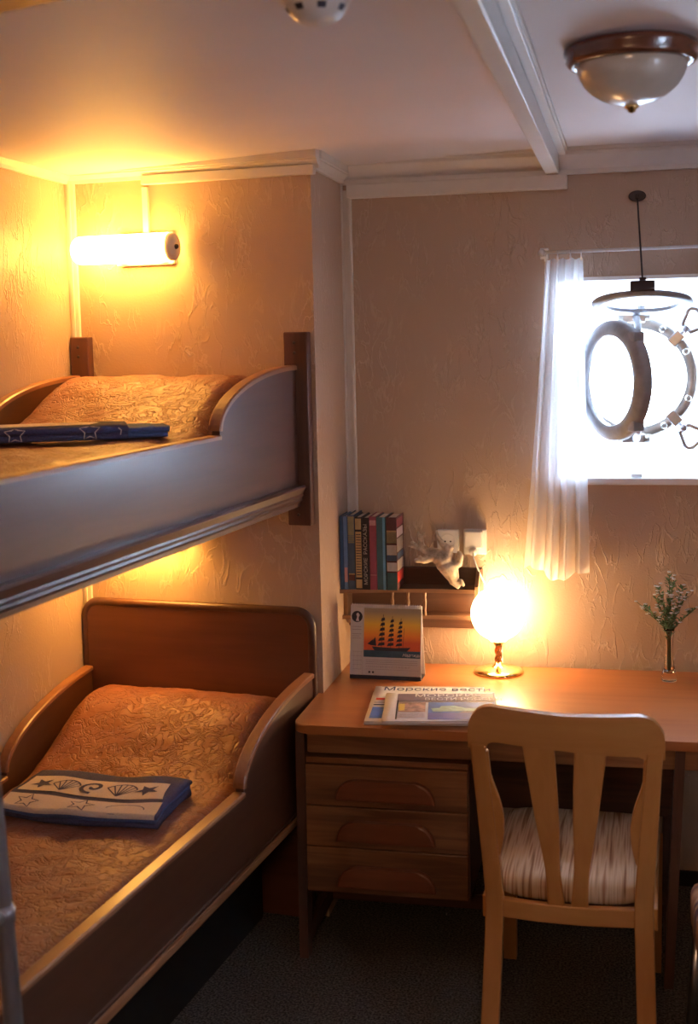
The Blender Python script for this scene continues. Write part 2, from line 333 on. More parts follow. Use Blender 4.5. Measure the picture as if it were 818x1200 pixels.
m = MB(); m.box(-.018, .548, .0, .026, 2.294, 2.322, 'trim', .003); trim(m, EM)          # cable duct over the wall lamp
m = MB(); m.box(.532, .552, .0, .014, 2.12, 2.288, 'trim', .002); trim(m, EM)            # vertical duct to the wall lamp
m = MB(); m.box(.790, .823, .0, .012, .0, 2.318, 'trim', .002); m.box(.803, .812, .012, .016, 0, 2.318, 'trim', .001); trim(m, EM)   # corner strip
m = MB(); m.box(.012, .026, -.018, 0, 0, 2.307, 'trim', .002); m.box(.026, .045, -.012, 0, 0, 2.29, 'trim', .002); m.box(.045, .055, -.02, 0, 0, 2.262, 'trim', .002); trim(m)
m = MB(); m.prism([(XL, -2.0), (.35, -2.43), (.35, -2.6), (XL, -2.6)], 2, 2.32, ZC, 'post', .004); trim(m)                 # dark ceiling beam above the camera side
m = MB(); m.box(.0, XR, -.014, 0, .0, .05, 'black', .002); o = m.build('baseboard_back'); struct(o)

# ------------------------------------------------------------ window with the porthole
PC = Vector((.965, .10, 1.66))
m = MB()
# added glowing surround panel with a round hole, stands in for window glare
n = 64; R0 = .158; ring = [(PC.x+R0*math.cos(2*PI*i/n), PC.z+R0*math.sin(2*PI*i/n)) for i in range(n)]
def edge_pt(a):
    dx, dz = math.cos(a), math.sin(a); t = 9
    if dx > 1e-9: t = min(t, (WX1-PC.x)/dx)
    if dx < -1e-9: t = min(t, (WX0-PC.x)/dx)
    if dz > 1e-9: t = min(t, (WZ1-PC.z)/dz)
    if dz < -1e-9: t = min(t, (WZ0-PC.z)/dz)
    return (PC.x+dx*t, PC.z+dz*t)
angs = sorted([2*PI*i/n for i in range(n)]+[math.atan2(z-PC.z, x-PC.x) % (2*PI) for x in (WX0, WX1) for z in (WZ0, WZ1)])
rows = [[(PC.x+R0*math.cos(a), .104, PC.z+R0*math.sin(a)) for a in angs], [(edge_pt(a)[0], .104, edge_pt(a)[1]) for a in angs],
        [(edge_pt(a)[0], .112, edge_pt(a)[1]) for a in angs], [(PC.x+R0*math.cos(a), .112, PC.z+R0*math.sin(a)) for a in angs]]
m.strip(rows+[rows[0]], 'glare_panel', False, True); win = struct(m.build('window_1'))
m = MB(); fr = .012
m.box(WX0, WX0+fr, -.006, .104, WZ0, WZ1, 'white'); m.box(WX1-fr, WX1, -.006, .104, WZ0, WZ1, 'white'); m.box(WX0, WX1, -.006, .104, WZ1-fr, WZ1, 'white')
m.box(WX0-.004, WX1, -.03, .104, WZ0, WZ0+.022, 'white', .003)
m.box(.95, .985, -.01, .03, WZ0+.022, WZ0+.034, 'white', .002)
o = m.build('window_frame', win); o['kind'] = 'structure'
m = MB(); m.box(XR+.04, XR+.046, RY0, RY1, RZ0, RZ1, 'glass'); w2 = struct(m.build('fill_window'))  # unseen window added to let side fill light into the room
m = MB()
for q in ((RY0, RY0+.03, RZ0, RZ1), (RY1-.03, RY1, RZ0, RZ1), (RY0, RY1, RZ0, RZ0+.03), (RY0, RY1, RZ1-.03, RZ1)): m.box(XR-.01, XR+.06, q[0], q[1], q[2], q[3], 'white')
m.build('window_frame', w2)['kind'] = 'structure'

pt = thing('porthole', 'round metal porthole swung open in the white window recess', 'porthole', PC)
m = MB(); m.lathe([(.156, .006), (.156, -.03), (.162, -.038), (.188, -.038), (.197, -.03), (.197, .004)], 'bronze', axis='y', n=64); m.build('mounting_ring', pt)
for i, a in enumerate((62, 28, -22, -60, 205, 160, 240)):
    a = math.radians(a); m = MB(); m.lathe([(.0005, -.052), (.009, -.05), (.011, -.045), (.011, -.038), (.014, -.036)], 'bronze', (.177*math.cos(a), 0, .177*math.sin(a)), 'y', 12); m.build('bolt', pt)
for a in (45, -47):
    a0 = math.radians(a); c, s_ = math.cos(a0), math.sin(a0)
    m = MB(); R_ = Matrix.Rotation(-a0, 4, 'Y')
    m.box(.152, .200, -.062, -.036, -.017, .017, 'chrome', .004); o = m.build('dog_lug', pt); o.matrix_local = R_
    m = MB(); m.tube([(.19, -.05, 0), (.205, -.06, .0), (.222, -.065, 0)], .007, 'chrome'); m.lathe([(.001, -.012), (.013, -.01), (.014, 0), (.013, .01), (.001, .012)], 'chrome', (.218, -.065, 0), 'x', 14)
    lp = [(.222, -.018), (.262, -.036), (.276, -.034), (.284, -.022), (.284, .022), (.276, .034), (.262, .036), (.222, .018), (.214, .0)]
    m.tube([(x, -.065, z) for x, z in lp], .0078, 'chrome', 8, closed=True); o = m.build('dog_nut', pt); o.matrix_local = R_
# hinge knuckles, top and bottom
for sgn in (1, -1):
    m = MB(); m.box(-.042, .03, -.075, -.034, sgn*.192-.014, sgn*.192+.014, 'bronze', .004); m.lathe([(.012, -.05), (.0125, .05)], 'bronze', (-.005, -.06, sgn*.197), 'x', 16, caps=True)
    m.build('hinge_block', pt)
# glazed frame swung open
th = math.radians(-57)
GM = Matrix.Translation((-.068, -.215, 0)) @ Matrix.Rotation(th, 4, 'Z') @ Matrix.Translation((.160, 0, 0))
gf = MB(); gf.lathe([(.146, .0), (.139, -.016), (.143, -.022), (.160, -.022), (.180, -.016), (.186, -.010), (.187, .014), (.182, .019), (.160, .020), (.148, .016), (.146, .0)], 'grey_metal', (-.160, 0, 0), 'y', 64)
gf.box(-.055, -.02, -.018, .02, .118, .15, 'grey_metal', .004); gf.box(-.055, -.02, -.018, .02, -.15, -.118, 'grey_metal', .004)
gfo = gf.build('glazed_frame', pt); gfo.matrix_local = GM
m = MB(); m.lathe([(.0005, .001), (.1445, .001), (.1445, -.003), (.0005, -.003)], 'glass', (-.160, 0, 0), 'y', 48, False); m.build('glass_pane', gfo)
for sgn in (1, -1):
    m = MB(); m.tube([(.0, -.055, sgn*.195), (.004, -.12, sgn*.186), (.006, -.24, sgn*.158), (.004, -.318, sgn*.136)], [.013, .011, .010, .012], 'grey_metal', 10)
    m.build('hinge_arm', pt)
# storm cover, hooked up level on its cord
DM = Matrix.Translation((.0, -.06, .205)) @ Matrix.Rotation(math.radians(-11), 4, 'X')
m = MB(); m.lathe([(.113, -.004), (.113, .006), (.120, .010), (.148, .010), (.153, .005), (.151, -.006), (.13, -.009), (.113, -.004)], 'grey_metal', (.018, -.155, 0), 'z', 64)
dc = m.build('storm_cover_ring', pt); dc.matrix_local = DM
m = MB(); m.box(.004, .03, -.30, .0, .014, .022, 'white', .003); m.build('cover_arm', dc)
m = MB(); m.box(-.018, .054, -.315, -.285, .004, .036, 'dark_metal', .004); m.box(.008, .028, -.32, -.28, .036, .044, 'dark_metal', .002); m.build('cover_latch', dc)
# cord and ceiling hook
hk = thing('hanging_cord', 'thin dark cord from a round wall plate down to the porthole cover', 'cord', (.969, 0, 2.231))
m = MB(); m.prism([(.027*math.cos(2*PI*i/24), .017*math.sin(2*PI*i/24)) for i in range(24)], 1, -.010, 0, 'dark_metal', .003); m.box(-.006, .006, -.02, -.01, -.012, .004, 'dark_metal', .002); m.build('wall_plate', hk)
dtop = pt.location + (DM @ Vector((.018, -.30, .044))); dl = dtop - Vector((.969, 0, 2.231))
m = MB(); m.tube([(0, -.016, -.006), tuple(dl)], .0028, 'dark_metal', 8); m.build('cord', hk)

# curtain rod and curtain
RZ_ = 2.063
rod = thing('curtain_rod', 'thin white curtain rod over the porthole window', 'curtain rod', (.68, 0, RZ_))
m = MB(); m.tube([(.0, -.06, 0), (.70, -.06, .004)], .0055, 'plastic', 10); m.build('pole', rod)
m = MB(); m.tube([(0, 0, 0), (-.002, -.03, 0), (0, -.06, 0)], .006, 'chrome', 8); m.box(-.014, .014, -.006, 0, -.018, .018, 'chrome', .003); m.build('bracket', rod)
m = MB(); m.ball((-.004, -.06, 0), .012, 'chrome', u=14, v=10); m.build('finial', rod)
cur = thing('curtain', 'short white sheer curtain hanging left of the porthole', 'curtain', (.68, -.06, RZ_))
m = MB(); rows = []
nz, nx = 46, 90
for k in range(nz+1):
    v = k/nz; z = -.018-v*(1.0)
    xl = .005-.076*v**1.15; xr = .122+.016*v
    row = []
    for i in range(nx+1):
        u = i/nx
        amp = .012+.014*v; ph = u*4.2*2*PI+.4*math.sin(5*v)+.6*u*v
        y = amp*math.sin(ph)+.004*math.sin(ph*2.3+3*v)
        x = xl+(xr-xl)*(u+.012*math.sin(ph*1.0+1))
        zz = z+(.018*math.sin(u*2*PI*1.3+.5)-.02*u if k == nz else 0)*1 + (-.006*abs(math.sin(ph/2)) if k == 0 else 0)
        row.append((x, y, zz))
    rows.append(row)
m.strip(rows, 'curtain'); m.build('fabric', cur)
for x in (.006, .045, .085, .118):
    m = MB(); m.tube([(x, .009*math.cos(a), .009*math.sin(a)-.004) for a in [2*PI*i/14 for i in range(14)]], .0018, 'chrome', 6, closed=True); m.box(x-.003, x+.003, -.003, .003, -.028, -.011, 'chrome', .001); m.build('curtain_ring', cur)

# ------------------------------------------------------------ bunks
def left_s(t): return .815-.1052*t
def arc_profile(zb, zt, za, t0, tc, T, n=18):
    pts = [(t0, zb), (T, zb), (T, zt), (tc, zt)]
    for i in range(n+1):
        a = PI/2*i/n; pts.append((t0+(tc-t0)*math.cos(a), zt+.012+(za-zt-.012)*math.sin(a)))
    return pts
def sweep(ptsTZ, th, s0, s1, mat, fn=None):
    m = MB(); ps = [Vector(p) for p in ptsTZ]; lo = []; up = []
    for i, p in enumerate(ps):
        t = (ps[min(i+1, len(ps)-1)]-ps[max(i-1, 0)]).normalized(); nrm = Vector((-t.y, t.x))
        if nrm.y < 0 or (abs(nrm.y) < .1 and nrm.x < 0): nrm = -nrm
        lo.append(p-nrm*th*.5); up.append(p+nrm*th*.5)
    b = .004; rows = []
    for l, u in zip(lo, up):
        d = (u-l)*.25; q = [(s0, l), (s1, l), (s1, u-d), (s1-b, u), (s0+b, u), (s0, u-d)]
        rows.append([(fn((x, p.x, p.y)) if fn else (x, p.x, p.y)) for x, p in q])
    m.strip(rows, mat, False, True, True); return m
def make_bed(T, name, label, zb, zt, za, s0, tc, lower):
    bed = thing(name, label, 'bunk bed'); bed.matrix_world = EM
    th = .022
    pts = arc_profile(zb, zt-.008, za-.008, .035, tc, T)
    m = MB(); m.prism(pts, 0, s0+.004, s0+.004+th, 'bunk_front' if not lower else 'bunk'); m.build('front_rail', bed)
    n = 18; arc = [(.035+(tc-.035)*math.cos(PI/2*i/n), zt+.012+(za-zt-.012)*math.sin(PI/2*i/n)) for i in range(n+1)]
    sweep([(T, zt-.004), (1.2, zt-.004), (tc, zt-.004)], .012, s0-.002, s0+.034, 'bunk_cap').build('rail_cap', bed)
    sweep(arc, .014, s0-.002, s0+.034, 'bunk_cap').build('arch_cap', bed)
    fn = lambda v: (left_s(v[1])-v[0], v[1], v[2])
    m = MB(); m.prism(arc_profile(zb, zt-.008, za-.03, .035, tc+.05, T), 0, .004, .004+th, 'bunk', fn=fn); m.build('wall_side_rail', bed)
    arc2 = [(.035+(tc+.015)*math.cos(PI/2*i/n), zt+.012+(za-.022-zt-.012)*math.sin(PI/2*i/n)) for i in range(n+1)]
    sweep([(T, zt-.004), (1.2, zt-.004), (tc+.05, zt-.004)], .012, -.002, .03, 'bunk_cap', fn).build('rail_cap', bed)
    sweep(arc2, .014, -.002, .03, 'bunk_cap', fn).build('arch_cap', bed)
    m = MB(); m.box(s0+.004, left_s(T)-.004, T, T+.022, zb, zt+.12, 'bunk_v', .004); m.build('footboard', bed)
    m = MB(); m.prism([(s0+.03, .03), (left_s(.03)-.03, .03), (left_s(T)-.03, T), (s0+.03, T)], 2, zt-.14, zt-.12, 'bunk'); m.build('base_board', bed)
    return bed
LT = 2.02
up = make_bed(LT, 'upper_bunk', 'upper wooden bunk with curved side rails fixed high on the alcove wall', 1.36, 1.566, 1.726, .047, .60, False)
m = MB(); z = 1.362
prof = [(.047+.012, 1.372), (.030, 1.372), (.026, 1.366), (.030, 1.358), (.032, 1.354), (.036, 1.346), (.034, 1.34), (.040, 1.332), (.038, 1.326), (.045, 1.318), (.045, 1.307), (.07, 1.307), (.07, 1.372)]
m.prism([(p[0], p[1]) for p in prof], 1, .035, LT, 'bunk'); m.build('rail_moulding', up)
for s0, s1 in ((.012, .088), (.750, .815)):
    m = MB(); m.box(s0, s1, .0, .034, 1.247, 1.832, 'post', .004)
    for zz in (1.80, 1.77, 1.28): m.lathe([(.0005, .0365), (.004, .036), (.005, .034)], 'dark_metal', ((s0+s1)/2+.004, 0, zz), 'y', 10)
    m.build('post', up)
m = MB(); m.box(.11, .70, .04, .075, 1.30, 1.36, 'bunk_v', .004); m.build('support_batten', up)

lo = make_bed(LT, 'lower_bunk', 'lower wooden bunk with tall headboard and curved side rails', .40, .607, .784, .018, .585, True)
m = MB(); m.box(.012, .05, .04, LT, .378, .402, 'bunk_cap', .005); m.box(.016, .05, .04, LT, .404, .412, 'bunk', .002); m.build('rail_moulding', lo)
m = MB(); hb = []
x0, x1, z0, z1, rr = .022, .812, .0, .983, .05
for (cx, cz, a0) in ((x1-rr, z1-rr, 0), (x0+rr, z1-rr, 90)):
    for i in range(9): a = math.radians(a0+90*i/8); hb.append((cx+rr*math.cos(a), cz+rr*math.sin(a)))
hb += [(x0, z0), (x1, z0)]
m.prism(hb, 1, .003, .03, 'bunk_v', .003); m.build('headboard', lo)  # lower part carried to the floor as a dark sheet for the gap's shade
m = MB(); edge = [(x, .02, z) for x, z in [(x1-.004, z0)]+[(q[0]+(-.004 if q[0] > .4 else .004), q[1]-.004) for q in hb[:-2]]+[(x0+.004, z0)]]
m.tube(edge, .0145, 'bunk', 8); m.build('headboard_edging', lo)
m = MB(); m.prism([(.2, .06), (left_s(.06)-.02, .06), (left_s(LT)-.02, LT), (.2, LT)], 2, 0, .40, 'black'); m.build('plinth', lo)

def bedspread(name, label, s0, zq, zp, thick, T, tp, seed, sag=0):
    ob = thing(name, label, 'bedspread'); ob.matrix_world = EM
    m = MB(); ns, nt = 70, 170; rows = []
    for j in range(nt+1):
        t = .04+(T-.06)*j/nt; row = []
        sa, sb = s0+.036, left_s(t)-.034
        for i in range(ns+1):
            u = i/ns; s = sa+(sb-sa)*u
            pw = .62 if t < .04 else 0
            # pillow profile along t
            if t < tp[0]: f = math.sin(PI/2*min(1, (t+.06)/(tp[0]+.06)))**.5
            elif t < tp[1]: f = .5+.5*math.cos(PI*(t-tp[0])/(tp[1]-tp[0]))
            else: f = 0
            side = min(1, min(u, 1-u)/.13); side = .35+.65*math.sin(PI/2*side)
            z = zq+(zp-zq)*f*side
            edge = min(u, 1-u)*(sb-sa); z -= .03*max(0, 1-edge/.05)**2*(1 if t > tp[1]*.8 else .6)
            z += .007*noise.noise(Vector((s*6, t*6, seed)))+.005*noise.noise(Vector((s*17, t*17, seed+3)))+.0022*noise.noise(Vector((s*45, t*45, seed)))
            row.append((s, t, z))
        rows.append([(sa, t, zq-thick)]+row+[(sb, t, zq-thick)])
    first = [(p[0], .04, zq-thick) for p in rows[0]]; last = [(p[0], rows[-1][0][1], zq-thick) for p in rows[-1]]
    m.strip([first]+rows+[last], 'quilt'); o = m.build('quilt', ob)
    # tucked mattress below
    m = MB(); m.prism([(s0+.045, .05), (left_s(.05)-.045, .05), (left_s(T)-.045, T-.03), (s0+.045, T-.03)], 2, zq-thick-.02, zq-.03, 'cream', .01); m.build('mattress', ob)
    return ob
bedspread('bedspread', 'brown quilted bedspread over the pillow on the upper bunk', .047, 1.562, 1.712, .09, LT-.02, (.22, .72), 1.5)
bedspread('bedspread', 'brown quilted bedspread over the pillow on the lower bunk', .018, .590, .742, .09, LT-.02, (.19, .60), 8.2)

# ------------------------------------------------------------ towels
def star_pts(cx, cy, r, rot=0, inner=.42):
    return [(cx+(r if i % 2 == 0 else r*inner)*math.cos(rot+PI*i/5), cy+(r if i % 2 == 0 else r*inner)*math.sin(rot+PI*i/5)) for i in range(10)]
def stroke(m, pts, w, mat, fn, closed=False):
    P = [Vector((p[0], p[1])) for p in pts]; n = len(P); L = []
    for i in range(n):
        if closed: t = P[(i+1) % n]-P[i-1]
        else: t = P[min(i+1, n-1)]-P[max(i-1, 0)]
        t = t.normalized() if t.length else Vector((1, 0)); nr = Vector((-t.y, t.x))*w*.5
        L.append((P[i]+nr, P[i]-nr))
    for i in range(n if closed else n-1):
        a, b = L[i], L[(i+1) % n]
        m.poly([fn(a[0]), fn(a[1]), fn(b[1]), fn(b[0])], mat)
def fan(m, cx, cy, w, h, mat, fn, flip=1):
    for k in range(7):
        a = math.radians(90+(-54+18*k)*flip); stroke(m, [(cx, cy-h*.5), (cx+w*.5*math.cos(a)*1.15, cy-h*.5+h*math.sin(a))], .0034, mat, fn)
    stroke(m, [(cx+w*.58*math.cos(math.radians(90-54+108*k/12)), cy-h*.5+h*math.sin(math.radians(90-54+108*k/12))) for k in range(13)], .0042, mat, fn)
# lower towel: x along the bunk width (left), y towards the foot
tw = thing('folded_towel', 'folded navy towel with a cream band of shells on the lower bunk', 'towel'); 
TC = E(.378, .745, .596); tw.matrix_world = Matrix.Translation(TC) @ Matrix.Rotation(EROT+math.radians(3), 4, 'Z')
Lx, Ly, H = .222, .125, .030
def fold_rows(x0, x1, y0, y1, z0, z1, nx=24, seed=0, wav=.003):
    prof = []; h = (z1-z0)/2; zc = (z0+z1)/2
    for i in range(9): a = -PI/2-PI*i/8; prof.append((y0+h+h*math.cos(a), zc+h*math.sin(a)))
    for i in range(1, 10): prof.append((y0+h+(y1-y0-2*h)*i/10, z1))
    for i in range(9): a = PI/2-PI*i/8; prof.append((y1-h+h*math.cos(a), zc+h*math.sin(a)))
    for i in range(1, 10): prof.append((y1-h-(y1-y0-2*h)*i/10, z0))
    rows = []
    for k in range(nx+1):
        x = x0+(x1-x0)*k/nx
        rows.append([(x+.004*noise.noise(Vector((y*20, z*60, seed))), y+wav*noise.noise(Vector((x*12, 0, seed))), z+(wav*.8*noise.noise(Vector((x*14, y*14, seed))) if z > z0+.001 else 0)) for y, z in prof])
    return rows
m = MB(); m.strip(fold_rows(-Lx, Lx, -Ly, Ly, .0, .013, seed=1), 'navy', True, True, True); m.build('bottom_fold', tw)
m = MB(); m.strip(fold_rows(-Lx+.003, Lx-.004, -Ly+.002, Ly+.002, .0125, .024, seed=4), 'blue', True, True, True); m.build('middle_fold', tw)
m = MB(); m.strip(fold_rows(-Lx-.002, Lx, -Ly, Ly+.006, .0235, .034, seed=1, wav=.002), 'navy', True, True, True)
zt = .0358; top = lambda p: (p[0], p[1], zt)
def cgrid(xa0, xa1, xb0, xb1, y0, y1, nx=28, ny=8):
    m.strip([[(xa0+(xb0-xa0)*j/ny+((xa1+(xb1-xa1)*j/ny)-(xa0+(xb0-xa0)*j/ny))*i/nx, y0+(y1-y0)*j/ny, zt) for i in range(nx+1)] for j in range(ny+1)], 'cream')
cgrid(-Lx+.035, Lx-.012, -Lx+.012, Lx-.012, -.075, .030); cgrid(-Lx+.004, Lx-.002, -Lx+.004, Lx-.002, .052, Ly-.002)
m.strip([[(x, y, z) for y, z in ((Ly-.002, zt), (Ly+.005, .0335), (Ly+.0078, .029), (Ly+.0065, .0245))] for x in [-Lx+.004+(2*Lx-.006)*i/12 for i in range(13)]], 'cream')
zt = .0374
for cx, r in ((-.145, .036), (.158, .034)):
    sp5 = star_pts(cx, -.022, r, .35)
    for q in range(10): m.poly([top((cx, -.022)), top(sp5[q]), top(sp5[(q+1) % 10])], 'navy')
for cx in (-.075, .085):   # scallops
    fan(m, cx, -.022, .088, .074, 'navy', lambda p: (p[0], -.040-p[1], zt))
sp = [(.005+(.004+.0052*k/3)*math.cos(k*.42), -.022+(.004+.0048*k/3)*math.sin(k*.42)) for k in range(20)]
stroke(m, sp, .011, 'navy', top)
for cx in (.15, -.01):
    stroke(m, star_pts(cx, .093, .036, .8, .45), .005, 'navy', top, True)
stroke(m, [(-.13+.05*math.cos(a), .10+.028*math.sin(a)) for a in [PI+PI*k/10 for k in range(11)]], .003, 'navy', top)
m.build('top_fold', tw)
for ch_ in tw.children:      # soften: the pile bulges and ripples a little
    for v in ch_.data.vertices:
        x, y, z = v.co
        v.co.y += .016*(1-(x/Lx)**2)*(y/Ly)+.006*math.sin(x*17+1)
        v.co.z += (.0035*math.sin(x*21+y*9)+.005*noise.noise(Vector((x*9, y*13, 2)))+.004)*min(1, z/.02)
        v.co.x += .010*math.sin(y*15+2)

# upper towel
tw2 = thing('folded_towel', 'folded navy towel with pale starfish outlines on the upper bunk', 'towel')
tw2.matrix_world = Matrix.Translation(E(.395, .79, 1.572)) @ Matrix.Rotation(EROT+math.radians(32), 4, 'Z')
Lx2, Ly2 = .255, .085
m = MB(); m.strip(fold_rows(-Lx2+.10, Lx2, -Ly2, Ly2, .0, .018, seed=2), 'navy', True, True, True); m.build('bottom_fold', tw2)
m = MB(); m.strip(fold_rows(-Lx2, -Lx2+.115, -Ly2+.004, Ly2-.004, .002, .014, nx=8, seed=2), 'blue', True, True, True); m.strip(fold_rows(-Lx2-.003, -Lx2+.115, -Ly2+.006, Ly2-.002, .0145, .028, nx=8, seed=5), 'blue', True, True, True); m.build('end_fold', tw2)
m = MB(); m.strip(fold_rows(-Lx2+.10, Lx2, -Ly2, Ly2+.004, .0175, .036, seed=7), 'navy', True, True, True)
side = lambda p: (p[0], Ly2+.0055, p[1])
m.poly([(.02, -.06, .0385), (Lx2-.005, -.06, .0385), (Lx2-.005, .06, .0385), (-.06, .06, .0385), (-.09, -.02, .0385)], 'cream')
for cx, cz in ((-.06, .024), (.12, .022)): stroke(m, star_pts(cx, cz, .026, .3, .5), .0025, 'cream', lambda p: (p[0], Ly2+.0062, max(.004, min(.036, p[1]))), True)
stroke(m, [(-.135, .012), (-.137, .024), (-.13, .03)], .0025, 'cream', side)
m.build('top_fold', tw2)

# ------------------------------------------------------------ wall lamps in the alcove
def tube_lamp(s0, s1, z, label, visible=True):
    L_ = thing('wall_lamp', label, 'lamp'); L_.matrix_world = EM
    m = MB(); m.box(s0+.03, s1-.12, 0, .022, z-.05, z+.05, 'white', .006); m.build('back_plate', L_)
    m = MB(); r = .044
    prof = [(.002, s0+.018)]+[(r*math.sin(PI/2*i/6), s0+.018+.0-.0) for i in range(1, 1)]
    prof += [(r*.6, s0+.018), (r, s0+.024), (r, s1-.03)]
    prof += [(r-.03*(1-math.cos(PI/2*i/6)), s1-.03+.03*math.sin(PI/2*i/6)) for i in range(1, 7)]+[(.001, s1)]
    m.lathe(prof, 'tube', (0, .07, z), 'x', 28); m.build('glass_tube', L_)
    m = MB(); m.lathe([(.001, s0), (.036, s0), (.042, s0+.005), (.042, s0+.018), (.001, s0+.018)], 'trim', (0, .07, z), 'x', 28); m.ball((s0-.002, .07, z), .008, 'dark_metal', u=12, v=8); m.build('end_cap', L_)
    for sx in (s0+.05, s1-.16):
        m = MB(); m.box(sx, sx+.02, .02, .03, z-.045, z+.045, 'white', .003); m.build('bracket', L_)
    return L_
tube_lamp(.415, .765, 2.098, 'glowing tubular wall lamp above the upper bunk')
tube_lamp(.42, .72, 1.205, 'lit tubular wall lamp under the upper bunk')

# ------------------------------------------------------------ ladder
ld = thing('bunk_ladder', 'grey metal bunk ladder standing at the left edge', 'ladder'); ld.matrix_world = EM
pA, pB = Vector((-.060, 1.809, 1.003)), Vector((-.080, 1.814, .638))
dz = (pB-pA)/(pA.z-pB.z)
def lp(z, dt=0): p = pA+dz*(pA.z-z); return Vector((p.x, p.y+dt, z))
for dt in (0.019, .36):
    m = MB(); top_ = lp(1.60, dt); m.tube([(.075, top_.y, 1.585), (.06, top_.y, 1.60), (.0, top_.y, 1.61), (top_.x+.0, top_.y, 1.585), tuple(lp(1.5, dt)), tuple(lp(.01, dt))], .0165, 'ladder', 16)
    m.build('side_rail', ld)
    m = MB(); m.tube([tuple(lp(.05, dt)), tuple(lp(.0, dt))], .021, 'black', 14); m.build('rubber_foot', ld)
for z in (.25, .54, .845, 1.15, 1.42):
    m = MB(); m.tube([tuple(lp(z, .0)), tuple(lp(z, .38))], .013, 'ladder', 12); m.tube([tuple(lp(z+.014, .019)), tuple(lp(z-.014, .019))], .0195, 'ladder', 14); m.build('rung', ld)

# ------------------------------------------------------------ desk
dk = thing('desk', 'wooden writing desk with an orange top and three drawers', 'desk')
DW, DD = 1.36, .747
c = .045; tp = []
for (cx, cy, a0) in ((DW-c, -.022-c+.02, 0), (.004+c*.2, -.022-.0, 90), (.004+c, -DD+c, 180), (DW-c, -DD+c, 270)):
    rad = c if a0 >= 180 else .004
    cx = (.006+rad if a0 in (90, 180) else DW-rad); cy = (-.003-rad-.02 if a0 in (0, 90) else -DD+rad)
    for i in range(9): a = math.radians(a0+90*i/8); tp.append((cx+rad*math.cos(a), cy+rad*math.sin(a)))
m = MB(); m.prism(tp, 2, .694, .72, 'desk_top', .004); m.build('table_top', dk)
m = MB(); m.box(.035, 1.30, -.69, -.668, .622, .694, 'desk', .002); m.build('apron', dk)
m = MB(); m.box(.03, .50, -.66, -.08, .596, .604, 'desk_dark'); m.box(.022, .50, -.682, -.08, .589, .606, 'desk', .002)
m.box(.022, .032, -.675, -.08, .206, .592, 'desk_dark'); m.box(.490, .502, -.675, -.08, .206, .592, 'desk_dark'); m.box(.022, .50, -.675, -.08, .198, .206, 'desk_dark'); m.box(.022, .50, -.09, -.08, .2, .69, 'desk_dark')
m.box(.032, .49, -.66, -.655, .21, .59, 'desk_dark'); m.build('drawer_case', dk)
for z0, z1 in ((.466, .586), (.343, .463), (.206, .340)):
    m = MB(); m.box(.024, .498, -.690, -.66, z0, z1, 'desk', .003); dr = m.build('drawer', dk)
    zc = z0+.022; w = .145; h = .062; P = [(.262-w, zc)]
    for i in range(9): a = math.radians(180-90*i/8); P.append((.262-w+.055+.055*math.cos(a), zc+h*.0+h*math.sin(a)))
    for i in range(9): a = math.radians(90-90*i/8); P.append((.262+w-.055+.055*math.cos(a), zc+h*math.sin(a)))
    m = MB(); m.prism(P[1:], 1, -.712, -.689, 'pull', .007, smooth=False); m.build('drawer_pull', dr)
# side frames: tapering legs joined by a low rail
def leg(x0, x1, yt, yb, w0, w1, ztop, dx=0, mat='desk_leg'):
    m = MB(); rows = []
    for z, y, w, d in ((0, yb, w1, dx), (ztop, yt, w0, 0)):
        rows.append([(x0+d, y-w/2, z), (x1+d, y-w/2, z), (x1+d, y+w/2, z), (x0+d, y+w/2, z)])
    m.strip(rows, mat, False, True, True); return m
for (x0, dx) in ((.004, -.006), (1.068, -.03)):
    leg(x0, x0+.026, -.665, -.672, .075, .05, .694, dx).build('leg', dk)
    leg(x0, x0+.026, -.10, -.10, .07, .05, .694, dx).build('leg', dk)
    m = MB(); m.box(x0+dx*.8, x0+dx*.8+.024, -.66, -.10, .03, .085, 'desk_leg', .003); m.build('side_stretcher', dk)
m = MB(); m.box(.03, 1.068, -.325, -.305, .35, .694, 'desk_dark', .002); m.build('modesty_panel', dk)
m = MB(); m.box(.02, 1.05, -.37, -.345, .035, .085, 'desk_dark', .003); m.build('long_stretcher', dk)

# ------------------------------------------------------------ chair
CH = Vector((.798, -1.075, 0))
ch = thing('dining_chair', 'pale wooden chair with slatted back pushed up to the desk', 'chair', CH, math.radians(-1.5))
HK = 1.19   # back height
def lean(z): return -.115*max(0, (z-.40)/.45)**1.15 if z > .40 else -.09*((.40-z)/.40)**1.6
def bow(x): return -.030*(1-(x/.235)**2)
def bent(v): z = v[2] if v[2] < .42 else .42+(v[2]-.42)*HK; return (v[0], v[1]+lean(v[2])+bow(max(-.235, min(.235, v[0]))), z)
# crest rail
crest = []
def arcp(cx, cz, r1, r2, a0, a1, n=8): return [(cx+r1*math.cos(math.radians(a0+(a1-a0)*i/n)), cz+r2*math.sin(math.radians(a0+(a1-a0)*i/n))) for i in range(n+1)]
outer = [(-.232, .755)]+arcp(-.172, .79, .060, .062, 180, 90)+[(-.08, .847), (.0, .842), (.08, .843)]+arcp(.172, .785, .060, .060, 90, 0)+[(.232, .75)]
inner = [(.192, .742)]+arcp(.170, .735, .022, .022, 0, 90, 5)+[(.06, .760), (0, .766), (-.06, .768)]+arcp(-.165, .752, .025, .022, 90, 180, 5)+[(-.192, .745)]
def dense(P, k=3):
    out = []
    for i in range(len(P)):
        a, b = P[i], P[(i+1) % len(P)]; n = max(1, int(math.dist(a, b)/.03))
        for j in range(n): out.append((a[0]+(b[0]-a[0])*j/n, a[1]+(b[1]-a[1])*j/n))
    return out
